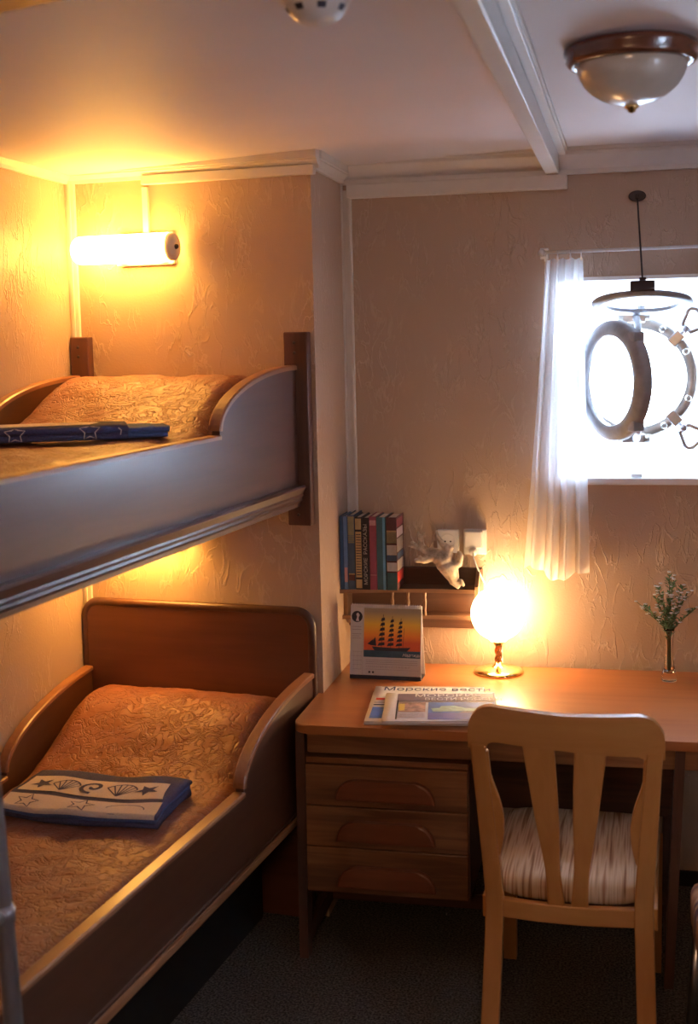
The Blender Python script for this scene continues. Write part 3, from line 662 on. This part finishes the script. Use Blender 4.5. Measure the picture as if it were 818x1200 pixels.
def grid_plate(top, bot, mat, y0, y1, name, fn=bent, bev=.004):
    # plate between two x-parametrised edges, quads all the way (bends cleanly)
    m = MB(); n = len(top); rows = []
    for (tx, tz), (bx, bz) in zip(top, bot):
        col = []
        K = 5
        for k in range(K+1): f = k/K; col.append((bx+(tx-bx)*f, y0, bz+(tz-bz)*f))
        for k in range(K, -1, -1): f = k/K; col.append((bx+(tx-bx)*f, y1, bz+(tz-bz)*f))
        rows.append([fn(p) for p in col])
    m.strip(rows, mat, True, True, True); o = m.build(name, ch)
    mod = o.modifiers.new('bevel', 'BEVEL'); mod.width = bev; mod.segments = 3; mod.angle_limit = math.radians(50)
    me = o.data
    for p in me.polygons: p.use_smooth = True
    es = o.modifiers.new('wn', 'WEIGHTED_NORMAL')
    return o
def resample(P, n):
    d = [0]
    for i in range(1, len(P)): d.append(d[-1]+math.dist(P[i-1], P[i]))
    out = []
    for k in range(n):
        t = d[-1]*k/(n-1); i = max(j for j in range(len(d)) if d[j] <= t+1e-9); i = min(i, len(P)-2)
        f = (t-d[i])/max(1e-9, d[i+1]-d[i]); out.append((P[i][0]+(P[i+1][0]-P[i][0])*f, P[i][1]+(P[i+1][1]-P[i][1])*f))
    return out
grid_plate(resample(outer, 33), resample(inner[::-1], 33), 'beech_x', -.013, .013, 'crest_rail')
for sg in (-1, 1):
    # rear leg and upright, one curved piece
    zs = [0, .08, .16, .24, .32, .40, .48, .56, .64, .72, .765]
    o_ = [(sg*(.205+.022*(max(0, z-.42)/.34)+.012*((.4-min(z, .4))/.4)), z) for z in zs]
    i_ = [(sg*(abs(p[0])-(.046 if p[1] <= .45 else .046-.008*(p[1]-.45)/.3)), p[1]) for p in o_]
    grid_plate(o_, i_, 'beech', -.016, .016, 'rear_leg')
    # scalloped inner wing
    wz = [.50+.25*k/14 for k in range(15)]
    oo = [(sg*(.190+.022*(max(0, z-.42)/.34)), z) for z in wz]
    ii = [(sg*(.166+.022*(max(0, z-.42)/.34) - .022*max(0, math.sin(PI*((z-.50)/.19)))*(1 if z < .69 else 0) - (.004 if z > .5 else 0)), z) for z in wz]
    grid_plate(oo, ii, 'beech', -.010, .012, 'back_wing')
    # splats
    ks = [.40+.375*k/12 for k in range(13)]
    cxs = [sg*(.028+.034*((z-.40)/.375)**1.1) for z in ks]
    ws = [.0215-.003*math.sin(PI*min(1, (z-.40)/.2))+.017*max(0, (z-.50)/.275)**.8 for z in ks]
    grid_plate([(c_+w_, z) for c_, w_, z in zip(cxs, ws, ks)], [(c_-w_, z) for c_, w_, z in zip(cxs, ws, ks)], 'beech', -.008, .006, 'back_splat')
    m = MB(); x0 = sg*.205
    rows = [[(x0-.018, .47, 0.0), (x0+.018, .47, 0.0), (x0+.018, .50, 0.0), (x0-.018, .50, 0.0)], [(x0-.021, .455, .40), (x0+.021, .455, .40), (x0+.021, .497, .40), (x0-.021, .497, .40)]]
    m.strip(rows, 'beech', False, True, True); m.build('front_leg', ch)
    m = MB(); m.box(x0-.011, x0+.011, .0, .47, .345, .402, 'beech_x', .003); m.build('side_rail', ch)
n = 21; xs = [-.168+.336*k/(n-1) for k in range(n)]
grid_plate([(x, .408) for x in xs], [(x, .362) for x in xs], 'beech_x', -.012, .012, 'rear_rail')
m = MB(); m.box(-.19, .19, .475, .495, .345, .402, 'beech_x', .003); m.build('front_rail', ch)
# cushion: rounded trapezoid, wider at the front
m = MB(); rows = []
def cush(scale, z, hw=0):
    out = []
    for i in range(48):
        a = 2*PI*i/48; cxx, sn_ = math.cos(a), math.sin(a); ex = .35
        x = math.copysign(abs(cxx)**ex, cxx); y = math.copysign(abs(sn_)**ex, sn_)
        hwid = .200+.028*(y+1)/2
        out.append((x*hwid*scale, .252+y*.252*scale-.018*(1-y)/2*(1-x*x), z))
    return out
m.strip([cush(.05, .402), cush(.94, .402), cush(.985, .410), cush(1, .425), cush(.99, .443), cush(.95, .455), cush(.85, .462), cush(.5, .468), cush(.05, .470)], 'seat', True, True, True); m.build('seat_cushion', ch)

# ------------------------------------------------------------ upholstered chair at the right edge
a2 = thing('upholstered_chair', 'striped upholstered chair at the right edge of the photo', 'chair', (1.36, -1.22, 0), math.radians(92))
m = MB(); rows = []
for k in range(15):
    x = -.25+.5*k/14; y = -.245-.03*(1-(x/.25)**2); h = .715-.05*abs(x/.25)**4; col = []
    for (dy, z) in ((-.03, .30), (-.034, .5), (-.036, h-.03), (-.02, h-.004), (.0, h), (.02, h-.004), (.034, h-.03), (.03, .45), (.03, .30)): col.append((x, y-dy, z))
    rows.append(col)
m.strip(rows, 'seat2', True, True, True); m.build('backrest', a2)
m = MB(); m.box(-.24, .24, -.22, .26, .33, .45, 'seat2', .03, 4, True); m.build('seat', a2)
m = MB(); m.tube([(-.235, -.23, .33), (-.25, -.28, .0)], .012, 'chrome', 10); m.build('leg', a2)
m = MB(); m.tube([(.235, -.23, .33), (.25, -.28, .0)], .012, 'chrome', 10); m.build('leg', a2)
m = MB(); m.tube([(-.22, .24, .33), (-.23, .26, .0)], .012, 'chrome', 10); m.build('leg', a2)
m = MB(); m.tube([(.22, .24, .33), (.23, .26, .0)], .012, 'chrome', 10); m.build('leg', a2)

# ------------------------------------------------------------ wall rack
sh = thing('wall_shelf', 'dark wooden wall rack with two curved shelves', 'shelf', (0, 0, 0))
m = MB(); m.box(-.01+.03, .474, -.035, -.021, .845, 1.05, 'shelf', .004); m.build('back_board', sh)
def curved_shelf(z, x0, x1, d0, d1, mat='shelf'):
    P = [(x0, -.03), (x1, -.03)]+[(x1+(x0-x1)*k/14, -(d1+(d0-d1)*k/14 + .018*math.sin(PI*k/14)*(-1))) for k in range(15)]
    m = MB(); m.prism(P, 2, z-.007, z, mat); 
    F = P[2:]; rows = [[(x, y, z+.002), (x, y-.005, z+.001), (x, y-.005, z-.011), (x, y, z-.012)] for x, y in F]
    m.strip(rows, 'shelf_edge', False, True, True); return m
curved_shelf(.992, .02, .458, .16, .12).build('shelf', sh)
curved_shelf(.900, .02, .458, .13, .10).build('shelf', sh)
for x in (.185, .237, .293):
    m = MB(); h0, h1 = .902, .981
    m.lathe([(.005, h0), (.006, h0+.006), (.0035, h0+.014), (.005, h0+.03), (.0065, h0+.045), (.004, h0+.06), (.0055, h1-.006), (.006, h1)], 'shelf_edge', (x, -.108, 0), 'z', 12, caps=True); m.build('baluster', sh)
m = MB(); m.prism([(-.035, .86), (-.035, 1.045), (-.06, 1.045), (-.11, 1.0), (-.115, .895), (-.06, .86)], 0, .456, .468, 'shelf_edge'); m.build('side_bracket', sh)
m = MB(); m.prism([(-.035, .86), (-.035, 1.0), (-.11, .985), (-.115, .895), (-.06, .86)], 0, .022, .034, 'shelf_edge'); m.build('side_bracket', sh)

# ------------------------------------------------------------ books on the rack
def bk(name, c, var=.15): MT[name] = plain(name, c, .55, var=var)
bk('book_navy', (.03, .09, .22)); bk('book_blue', (.10, .20, .42)); bk('book_slate', (.05, .09, .16)); bk('book_gold', (.42, .29, .13)); bk('book_black', (.02, .018, .025))
bk('book_crimson', (.27, .06, .085)); bk('book_teal', (.05, .12, .13)); bk('book_steel', (.13, .30, .42)); bk('book_brown', (.09, .03, .03)); bk('book_grey', (.40, .37, .33)); bk('book_olive', (.22, .21, .12)); bk('book_pink', (.50, .26, .25))
books = [
 (.006+.018, .012, .240, 'book_navy', 'thin dark blue book at the left end of the wall rack', None),
 (.037, .0125, .240, 'book_blue', 'light blue book with a pink lower spine on the wall rack', 'pink'),
 (.051, .0225, .245, 'book_slate', 'navy book with an olive striped upper spine on the wall rack', 'olive'),
 (.0745, .0235, .238, 'book_black', 'book with an old gold patterned spine on the wall rack', 'gold'),
 (.099, .0225, .236, 'book_black', 'black book with a column of silver letters on its spine', 'letters'),
 (.1225, .023, .240, 'book_crimson', 'crimson book with a pale band near the top of its spine', 'band'),
 (.1465, .029, .238, 'book_teal', 'dark teal book with a steel blue edge on the wall rack', 'steel'),
 (.1785, .034, .238, 'book_brown', 'thick patterned book with a red cover patch at the right end', 'patch'),
]
for i, (x, w, h, mat, lab, deco) in enumerate(books):
    d = .118; b = thing('book', lab, 'book', (x, -.160, .9945), math.radians(-1.0 if i > 1 else 0), 'books on the wall rack')
    m = MB(); t = .0022
    m.box(0, w, 0, t, 0, h, mat, .0008); m.box(0, t, t, d, 0, h, mat); m.box(w-t, w, t, d, 0, h, mat)
    def band(z0, z1, mt, inset=.001): m.box(inset, w-inset, -.0006, .001, z0*h, z1*h, mt)
    if deco == 'pink': band(.1, .3, 'book_pink')
    if deco == 'olive':
        band(.62, .98, 'book_olive'); band(.20, .215, 'book_gold')
        for q in range(6): band(.62+.02*q, .628+.02*q, 'book_slate')
        band(.12, .2, 'book_brown')
    if deco == 'gold':
        band(.17, .80, 'book_gold', .002); band(.83, .98, 'book_gold', .002); band(.02, .14, 'book_gold', .002)
        for q in range(16): m.box(.004, w-.004, -.001, .0, h*(.2+.037*q), h*(.21+.037*q), 'book_black')
    if deco == 'band': band(.88, .95, 'book_pink'); band(.2, .206, 'book_pink')
    if deco == 'steel': m.box(w-.009, w-.001, -.0007, .001, 0, h, 'book_steel')
    if deco == 'patch':
        for q, (z0, z1, mt) in enumerate(((.0, .24, 'book_teal'), (.26, .38, 'book_grey'), (.40, .48, 'book_slate'), (.48, .62, 'book_grey'), (.64, .80, 'book_olive'), (.66, .82, 'book_gold'))): band(z0+.001*q, z1, mt)
        for z0, z1, mt in ((.10, .24, 'red'), (.26, .40, 'book_grey'), (.42, .50, 'book_slate'), (.52, .70, 'book_grey'), (.72, .84, 'lilac'), (.86, .97, 'book_crimson')): m.box(w-.0004, w+.0006, .004, .10, z0*h, z1*h, mt)
    m.build('cover', b)
    m = MB(); m.box(t, w-t, t, d-.004, .003, h-.004, 'paper'); m.build('pages', b)
    if deco == 'letters':
        T_ = Matrix.Translation((w*.5+.005, -.001, .02)) @ Matrix.Rotation(-PI/2, 4, 'Y') @ Matrix.Rotation(PI/2, 4, 'X')
        T_ = Matrix(((0, -1, 0, w*.5+.0045), (0, 0, -1, -.0008), (1, 0, 0, .016), (0, 0, 0, 1)))
        lettering('spine_lettering', 'МОРСКИЕ  РАССКАЗЫ', .0165, 'book_grey', b, T_, sx=1.08)

# ------------------------------------------------------------ bleached coral piece on the rack
cr = MB()
Y = -.115
br = [
 ([(.412, 1.002, .0), (.392, 1.018, .0), (.375, 1.058, .0), (.360, 1.085, 0), (.340, 1.10, 0), (.312, 1.112, 0), (.288, 1.122, 0)], [.013, .017, .030, .032, .027, .015, .010]),
 ([(.288, 1.122, 0), (.284, 1.150, .0), (.282, 1.168, .01)], [.010, .010, .006]),
 ([(.284, 1.160, 0), (.297, 1.180, .0)], [.007, .003]), ([(.284, 1.160, 0), (.274, 1.180, .01)], [.007, .003]),
 ([(.288, 1.122, 0), (.268, 1.132, -.01), (.254, 1.150, -.012)], [.010, .009, .005]), ([(.268, 1.132, -.01), (.244, 1.136, -.02)], [.007, .003]),
 ([(.330, 1.100, 0), (.295, 1.090, -.02), (.266, 1.092, -.03)], [.016, .011, .006]), ([(.295, 1.09, -.02), (.280, 1.105, -.03)], [.008, .004]),
 ([(.360, 1.085, 0), (.375, 1.118, .0), (.352, 1.140, .01), (.336, 1.165, .015), (.333, 1.183, .018)], [.02, .014, .010, .007, .004]),
 ([(.375, 1.118, .0), (.388, 1.135, -.01)], [.012, .007]),
 ([(.378, 1.065, 0), (.405, 1.078, .0), (.412, 1.098, .0), (.408, 1.118, .0)], [.02, .014, .011, .006]),
 ([(.395, 1.012, .0), (.415, 1.022, -.01), (.424, 1.006, -.012)], [.012, .008, .005]),
 ([(.322, 1.108, 0), (.318, 1.13, .012), (.322, 1.145, .016)], [.011, .006, .003]), ([(.302, 1.118, 0), (.300, 1.138, -.012)], [.008, .004]), ([(.285, 1.093, -.022), (.272, 1.083, -.03)], [.007, .003]),
 ([(.350, 1.095, 0), (.345, 1.07, -.012), (.36, 1.05, -.014)], [.014, .01, .004]),
]
for pts, rs in br:
    P, R = [], []
    for i in range(len(pts)-1):
        for k in range(4):
            f = k/4; q = [pts[i][j]+(pts[i+1][j]-pts[i][j])*f for j in range(3)]; nz_ = noise.noise(Vector((q[0]*90, q[1]*90, 3)))*.004
            P.append((q[0]+nz_, Y+q[2]+nz_*.6, q[1]+nz_*.5)); R.append((rs[i]+(rs[i+1]-rs[i])*f)*(1+.25*noise.noise(Vector((q[0]*70, q[1]*70, 9)))))
    P.append((pts[-1][0], Y+pts[-1][2], pts[-1][1])); R.append(rs[-1])
    cr.tube(P, R, 'coral', 9)
cro = tag(cr.build('coral_branch'), 'knobbly bleached coral branch leaning on the wall rack', 'ornament')
rm = cro.modifiers.new('remesh', 'REMESH'); rm.mode = 'VOXEL'; rm.voxel_size = .0028; rm.use_smooth_shade = True
sm = cro.modifiers.new('smooth', 'SMOOTH'); sm.iterations = 2

# ------------------------------------------------------------ sockets
for i, (x0, x1, z0, z1, lab) in enumerate(((.322, .394, 1.094, 1.172, 'white wall socket behind the coral, without a plug'), (.410, .486, 1.090, 1.174, 'white wall socket with the lamp plug, nearest the curtain'))):
    so = thing('wall_socket', lab, 'socket', (0, 0, 0), 0, 'sockets above the wall rack')
    m = MB(); m.box(x0, x1, -.016, 0, z0, z1, 'plastic', .004); m.build('face_plate', so)
    m = MB(); cx = (x0+x1)/2; cz = (z0+z1)/2
    if i == 0:
        m.lathe([(.026, -.0165), (.024, -.0185), (.022, -.0165)], 'plastic', (cx, 0, cz), 'y', 28); m.build('socket_ring', so)
        m = MB(); 
        for dx in (-.009, .009): m.lathe([(.003, -.0168), (.0001, -.0169)], 'ink', (cx+dx, 0, cz), 'y', 10)
        m.build('socket_hole', so)
    else:
        m.box(x0+.006, x1-.012, -.046, -.016, cz-.018, z1-.002, 'plastic', .004); m.build('hood', so)
pl = thing('lamp_cable', 'pale cable running from the right socket to the globe lamp', 'cable')
m = MB(); m.lathe([(.014, -.05), (.016, -.04), (.016, -.017)], 'plastic', (.445, 0, 1.105), 'y', 16, caps=True); m.build('plug', pl)
m = MB(); m.tube([(.445, -.045, 1.103), (.449, -.060, 1.085), (.460, -.062, 1.055), (.474, -.060, 1.022), (.492, -.058, .985), (.515, -.052, .93), (.53, -.046, .86), (.535, -.04, .78), (.536, -.042, .7225), (.534, -.05, .7225)], .0026, 'plastic', 8); m.build('cord', pl)

# ------------------------------------------------------------ globe lamp
gl = thing('table_lamp', 'lit globe table lamp on a round brass foot', 'lamp', (.530, -.105, .7202))
m = MB(); m.lathe([(.001, .0), (.079, .0), (.081, .004), (.078, .009), (.068, .013), (.05, .016), (.030, .020), (.016, .026), (.012, .034), (.001, .036)], 'brass', n=48); m.build('foot', gl)
m = MB(); rows = []
for k in range(25):
    z = .030+.062*k/24; row = []
    for i in range(20):
        a = 2*PI*i/20; r = .0105+.0022*math.cos(3*(a-z*75)); row.append((r*math.cos(a), r*math.sin(a), z))
    rows.append(row)
m.strip(rows, 'twist', True, True, True); m.build('stem', gl)
m = MB(); m.lathe([(.010, .088), (.014, .092), (.016, .098), (.024, .106), (.029, .112), (.027, .113), (.01, .104)], 'brass', n=32); m.build('collar', gl)
m = MB(); R = .087; prof = [(R*math.sin(PI*k/30), .194-R*math.cos(PI*k/30)) for k in range(3, 31)]; prof[-1] = (.0005, .194+R); prof = [(.026, prof[0][1]-.006)]+prof
m.lathe(prof, 'globe', n=48); m.build('globe_shade', gl)

# ------------------------------------------------------------ desk calendar
ca = thing('desk_calendar', 'spiral desk calendar with a tall ship at sunset', 'calendar', (.181, -.2405, .7202), math.radians(-1.5))
cw, chh, dep = .1165, .231, .075
tilt = math.atan2(dep/2, chh)
CF = Matrix.Translation((0, 0, 0)) @ Matrix.Rotation(-tilt, 4, 'X')    # front sheet plane
m = MB(); m.prism([(0, 0), (dep/2, chh), (dep, 0), (dep-.003, 0), (dep/2, chh-.012), (.003, 0)], 0, -cw, cw, 'plastic'); m.box(-cw, cw, -.001, dep, 0, .003, 'ink'); m.build('stand', ca)
m = MB(); m.prism([(0, .012), (0, .236), (.012, .236), (.006, .012)], 0, -cw+.001, cw-.001, 'lilac'); 
def rect(x0, x1, z0, z1, mt, y=-.0006): m.poly([(x0, y, z0), (x1, y, z0), (x1, y, z1), (x0, y, z1)], mt)
rect(-cw, cw, .0, .012, 'ink', -.0004)
rect(-.072, cw-.003, .090, .227, 'sunset'); rect(-.072, cw-.003, .070, .092, 'sea', -.0009)
y_ = -.0013
# ship: hull, masts, sails, rigging
m.poly([(-.045, y_, .104), (-.036, y_, .091), (.070, y_, .091), (.082, y_, .104), (.03, y_, .101)], 'ink')
for mx, h0, w0 in ((-.014, .207, .0165), (.016, .202, .0155), (.044, .196, .015)):
    m.poly([(mx-.0008, y_, .1), (mx+.0008, y_, .1), (mx+.0008+.006, y_, h0), (mx+.006-.0008, y_, h0)], 'ink')
    for k in range(6):
        z0 = .106+(h0-.112)*k/6; z1 = z0+(h0-.112)/6*.78; w = w0*(1-.09*k); dx = .001*k
        m.poly([(mx-w*.8+dx, y_-.0003, z0), (mx+w*.65+dx, y_-.0003, z0+.003), (mx+w*.62+dx, y_-.0003, z1), (mx-w*.45+dx, y_-.0003, z1-.002)], 'ink')
m.poly([(-.050, y_, .108), (-.030, y_, .106), (-.034, y_, .135)], 'ink'); m.poly([(-.06, y_, .112), (-.047, y_, .108), (-.040, y_, .128)], 'ink')
m.poly([(.056, y_, .104), (.057, y_, .104), (.061, y_, .165), (.060, y_, .165)], 'ink')
# round emblem with a profile
m.poly([(-.095+.018*math.cos(a), y_, .198+.018*math.sin(a)) for a in [2*PI*i/28 for i in range(28)]], 'ink')
m.poly([(-.099, y_-.0003, .184), (-.088, y_-.0003, .183), (-.090, y_-.0003, .195), (-.086, y_-.0003, .203), (-.092, y_-.0003, .211), (-.098, y_-.0003, .206), (-.095, y_-.0003, .197)], 'lilac')
for z in (.165, .156, .142, .135, .128): rect(-.110, -.080+(-.006 if z == .135 else 0), z, z+.0015, 'lilac_line', y_)
for k in range(5): rect(-.108, -.078, .03+.014*k, .0308+.014*k, 'lilac_line', y_)
for k in range(3): rect(-.104+.012*k, -.1035+.012*k, .03, .086, 'lilac_line', y_)
for z in (.060, .054, .048): rect(-.064, .105, z, z+.0012, 'lilac_line', y_)
rect(-.064, .11, .031, .0318, 'lilac_line', y_)
rect(-.075, -.0745, .012, .225, 'lilac_line', y_)
for x in (-.052, -.040): m.poly([(x+.0035*math.cos(a), y_, .022+.0035*math.sin(a)) for a in [2*PI*i/12 for i in range(12)]], 'ink')
o = m.build('front_sheet', ca); o.matrix_local = CF
TM = CF @ Matrix(((1, 0, 0, .055), (0, 0, -1, -.0016), (0, 1, 0, .075), (0, 0, 0, 1)))
lettering('ship_name_lettering', 'Надежда', .0135, 'lilac', ca, TM, shear=.35)
TM = CF @ Matrix(((1, 0, 0, -.063), (0, 0, -1, -.0012), (0, 1, 0, .037), (0, 0, 0, 1)))
lettering('day_numerals', '1 2 3 4 5 6 7 8 9 10 11 12 13 14 15 16 17', .0085, 'lilac_line', ca, TM)
m = MB()
for i in range(30):
    x = -cw+.006+(2*cw-.012)*i/29
    m.tube([(x, dep/2+.0065*math.cos(a), chh-.001+.0065*math.sin(a)) for a in [2*PI*k/10 for k in range(10)]], .0012, 'plastic', 5, closed=True)
m.build('spiral_binding', ca)

# ------------------------------------------------------------ newspapers
def newspaper(name, lab, loc, rz, w, d, t, seed):
    n_ = thing(name, lab, 'newspaper', loc, rz)
    m = MB()
    for k in range(3):
        z0 = t*k/3+.0003; z1 = t*(k+1)/3
        m.strip(fold_rows(0, w, 0+.0015*k, d-.001*k, z0, z1, nx=10, seed=seed+k, wav=.0006), 'newsprint', True, True, True)
    m.build('folded_sheets', n_)
    return n_
nb = newspaper('newspaper', 'folded newspaper with a blue headline, lying underneath the other', (.210, -.722, .7202), math.radians(5.5), .335, .372, .010, 2)
m = MB(); z = .0112
def nrect(x0, x1, y0, y1, mt, zz=0): m.poly([(x0, y0, z+zz), (x1, y0, z+zz), (x1, y1, z+zz), (x0, y1, z+zz)], mt)
nrect(.012, .06, .03, .14, 'print_blue'); nrect(.012, .06, .16, .17, 'ink_blue'); nrect(.012, .06, .185, .19, 'ink'); nrect(.014, .04, .215, .235, 'red')
nrect(.02, .33, .358, .361, 'ink'); m.build('printed_page', n_ if False else nb)
lettering('headline', 'Морские вести', .052, 'ink_blue', nb, Matrix.Translation((.026, .318, .0115)), sx=.86)
nf = newspaper('newspaper', 'folded newspaper with a ship photograph, lying on top at the front', (.268, -.748, .7325), math.radians(8), .325, .290, .009, 6)
m = MB(); z = .0102
nrect(.036, .318, .195, .272, 'print_purple'); nrect(.036, .040, .015, .205, 'ink'); nrect(.036, .318, .184, .190, 'lilac_line')
nrect(.042, .120, .085, .180, 'print_mix'); nrect(.042, .060, .10, .165, 'print_yellow', .0003); nrect(.042, .120, .03, .075, 'lilac', .0001)
for k in range(4): nrect(.046, .116, .036+.009*k, .038+.009*k, 'ink', .0004)
nrect(.128, .318, .015, .182, 'print_blue'); nrect(.128, .318, .015, .075, 'print_violet', .0003)
zz = .0006; m.poly([(.142, .088, z+zz), (.262, .092, z+zz), (.272, .120, z+zz), (.235, .122, z+zz), (.205, .145, z+zz), (.165, .142, z+zz), (.160, .122, z+zz), (.136, .120, z+zz)], 'green_print')
m.poly([(.215, .075, z+.0004), (.318, .08, z+.0004), (.318, .150, z+.0004), (.29, .15, z+.0004), (.265, .12, z+.0004)], 'print_purple')
m.build('printed_page', nf)
lettering('headline', 'МОРСКИЕ', .040, 'newsprint', nf, Matrix.Translation((.085, .238, .0106)))
lettering('headline', 'ВЕСТИ РОССИИ', .036, 'newsprint', nf, Matrix.Translation((.115, .202, .0106)), sx=.8)

# ------------------------------------------------------------ bud vase with flowers
VB = Vector((1.066, -.138, .7202))
vs = thing('bud_vase', 'slim clear glass bud vase holding small white flowers', 'vase', VB)
outp = [(.001, 0), (.022, 0), (.0235, .004), (.0235, .016), (.021, .026), (.0165, .045), (.0125, .075), (.0115, .105), (.0125, .135), (.0155, .160), (.0165, .168)]
inp = [(.0150, .168), (.014, .158), (.0108, .135), (.0098, .105), (.0105, .075), (.0135, .05), (.016, .034), (.012, .026), (.001, .024)]
m = MB(); m.lathe(outp+inp, 'glass', n=32); m.build('glass_body', vs)
random.seed(21)
tips = [(-.10, .250, .0), (-.082, .225, .01), (-.035, .300, -.01), (.0, .345, .0), (.012, .320, .015), (.045, .305, .0), (.055, .285, -.015), (-.045, .27, .012), (.085, .235, .0), (.028, .255, -.02)]
kinds = ['flower sprig reaching furthest left from the bud vase', 'low left flower sprig in the bud vase', 'flower sprig left of the tallest one in the vase', 'tallest flower sprig in the bud vase', 'flower sprig just right of the tallest one in the vase', 'upper right flower sprig in the bud vase', 'flower sprig under the upper right one in the vase', 'short leafy flower sprig at the middle left of the vase', 'flower sprig reaching furthest right from the bud vase', 'short flower sprig at the middle of the vase bunch']
for i, (tx, tz, ty) in enumerate(tips):
    sp_ = thing('flower_sprig', kinds[i], 'flower', VB, 0, 'flower sprigs in the bud vase')
    ph = i*2.4; bx, by = .005*math.cos(ph), .005*math.sin(ph)
    P = []
    for k in range(13):
        f = k/12; z = .028+(tz-.028)*f; g = max(0, (z-.15)/(tz-.15)) if tz > .15 else 0
        x = bx*(1-f*.3)+(tx-bx)*g**1.3; y = by*(1-f*.3)+(ty-by)*g**1.3; P.append((x, y, z))
    m = MB(); m.tube(P, [.0012]*12+[.0007], 'stem', 6); m.build('stem', sp_)
    m = MB()
    for k in range(64):
        f = .50+.47*random.random(); q = Vector(P[int(f*12)]).lerp(Vector(P[min(12, int(f*12)+1)]), (f*12) % 1)
        a = random.random()*2*PI; up_ = .3+.7*random.random(); L_ = .010+.013*random.random(); dv = Vector((math.cos(a), math.sin(a)*.8, up_)).normalized(); w = dv.cross(Vector((0, 0, 1))).normalized()*L_*.22
        c_ = q+dv*L_*.5+Vector((0, 0, .0015)); m.poly([q, c_+w, q+dv*L_, c_-w], 'leaf')
    m.build('leaves', sp_)
    for k in range(7):
        f = 1 if k == 0 else .72+.28*random.random(); q = Vector(P[min(12, round(f*12))]); off = Vector((random.uniform(-.012, .012), random.uniform(-.01, .01), random.uniform(-.002, .012)))*(0 if k == 0 else 1)
        m = MB(); c_ = q+off
        if k: m.tube([q, c_], .0006, 'stem', 5)
        for e in range(5):
            a = 2*PI*e/5; m.ball((c_.x+.0034*math.cos(a), c_.y+.0034*math.sin(a), c_.z+.001), .0030, 'flower', (1, 1, .6), 8, 6)
        m.ball(tuple(c_), .0018, 'flower', u=8, v=6); m.build('blossom', sp_)

# ------------------------------------------------------------ ceiling fittings
cl = thing('ceiling_light', 'unlit ceiling light with a wooden ring and frosted dome', 'lamp', (.950, -1.465, ZC)); cl.scale = (1.06, 1.06, 1.03)
m = MB(); m.lathe([(.001, 0), (.118, 0), (.126, -.006), (.128, -.016), (.122, -.022), (.124, -.030), (.118, -.038), (.108, -.040), (.102, -.034)], 'rosewood', n=56); m.build('wooden_ring', cl)
m = MB(); m.lathe([(.104*math.cos(PI/2*k/14), -.034-.082*math.sin(PI/2*k/14)**1.0) for k in range(14)]+[(.001, -.116)], 'dome', n=48); m.build('glass_dome', cl)
m = MB(); m.lathe([(.001, -.113), (.013, -.116), (.014, -.120), (.008, -.124), (.007, -.128), (.0005, -.131)], 'brass', n=20); m.build('finial', cl)
for a in (200, 340, 90):
    a = math.radians(a); m = MB(); m.ball((.108*math.cos(a), .108*math.sin(a), -.042), .005, 'chrome', u=10, v=8); m.build('clip', cl)
sd = thing('smoke_detector', 'round white smoke detector on the ceiling', 'smoke detector', (.437, -2.03, ZC))
m = MB(); m.lathe([(.001, 0), (.058, 0), (.058, -.012), (.054, -.018)], 'plastic', n=40); m.build('base', sd)
m = MB(); m.lathe([(.053, -.016), (.053, -.024), (.046, -.034), (.036, -.044), (.030, -.048), (.001, -.049)], 'plastic', n=40)
for k in range(8):
    a = 2*PI*(k+.5)/8; R_ = Matrix.Rotation(a, 4, 'Z')
    q = [R_ @ Vector(p) for p in ((.0525, -.008, -.0255), (.0525, .008, -.0255), (.0462, .007, -.0345), (.0462, -.007, -.0345))]; m.poly([p*1.012 for p in q], 'ink')
m.build('sensor_cap', sd)
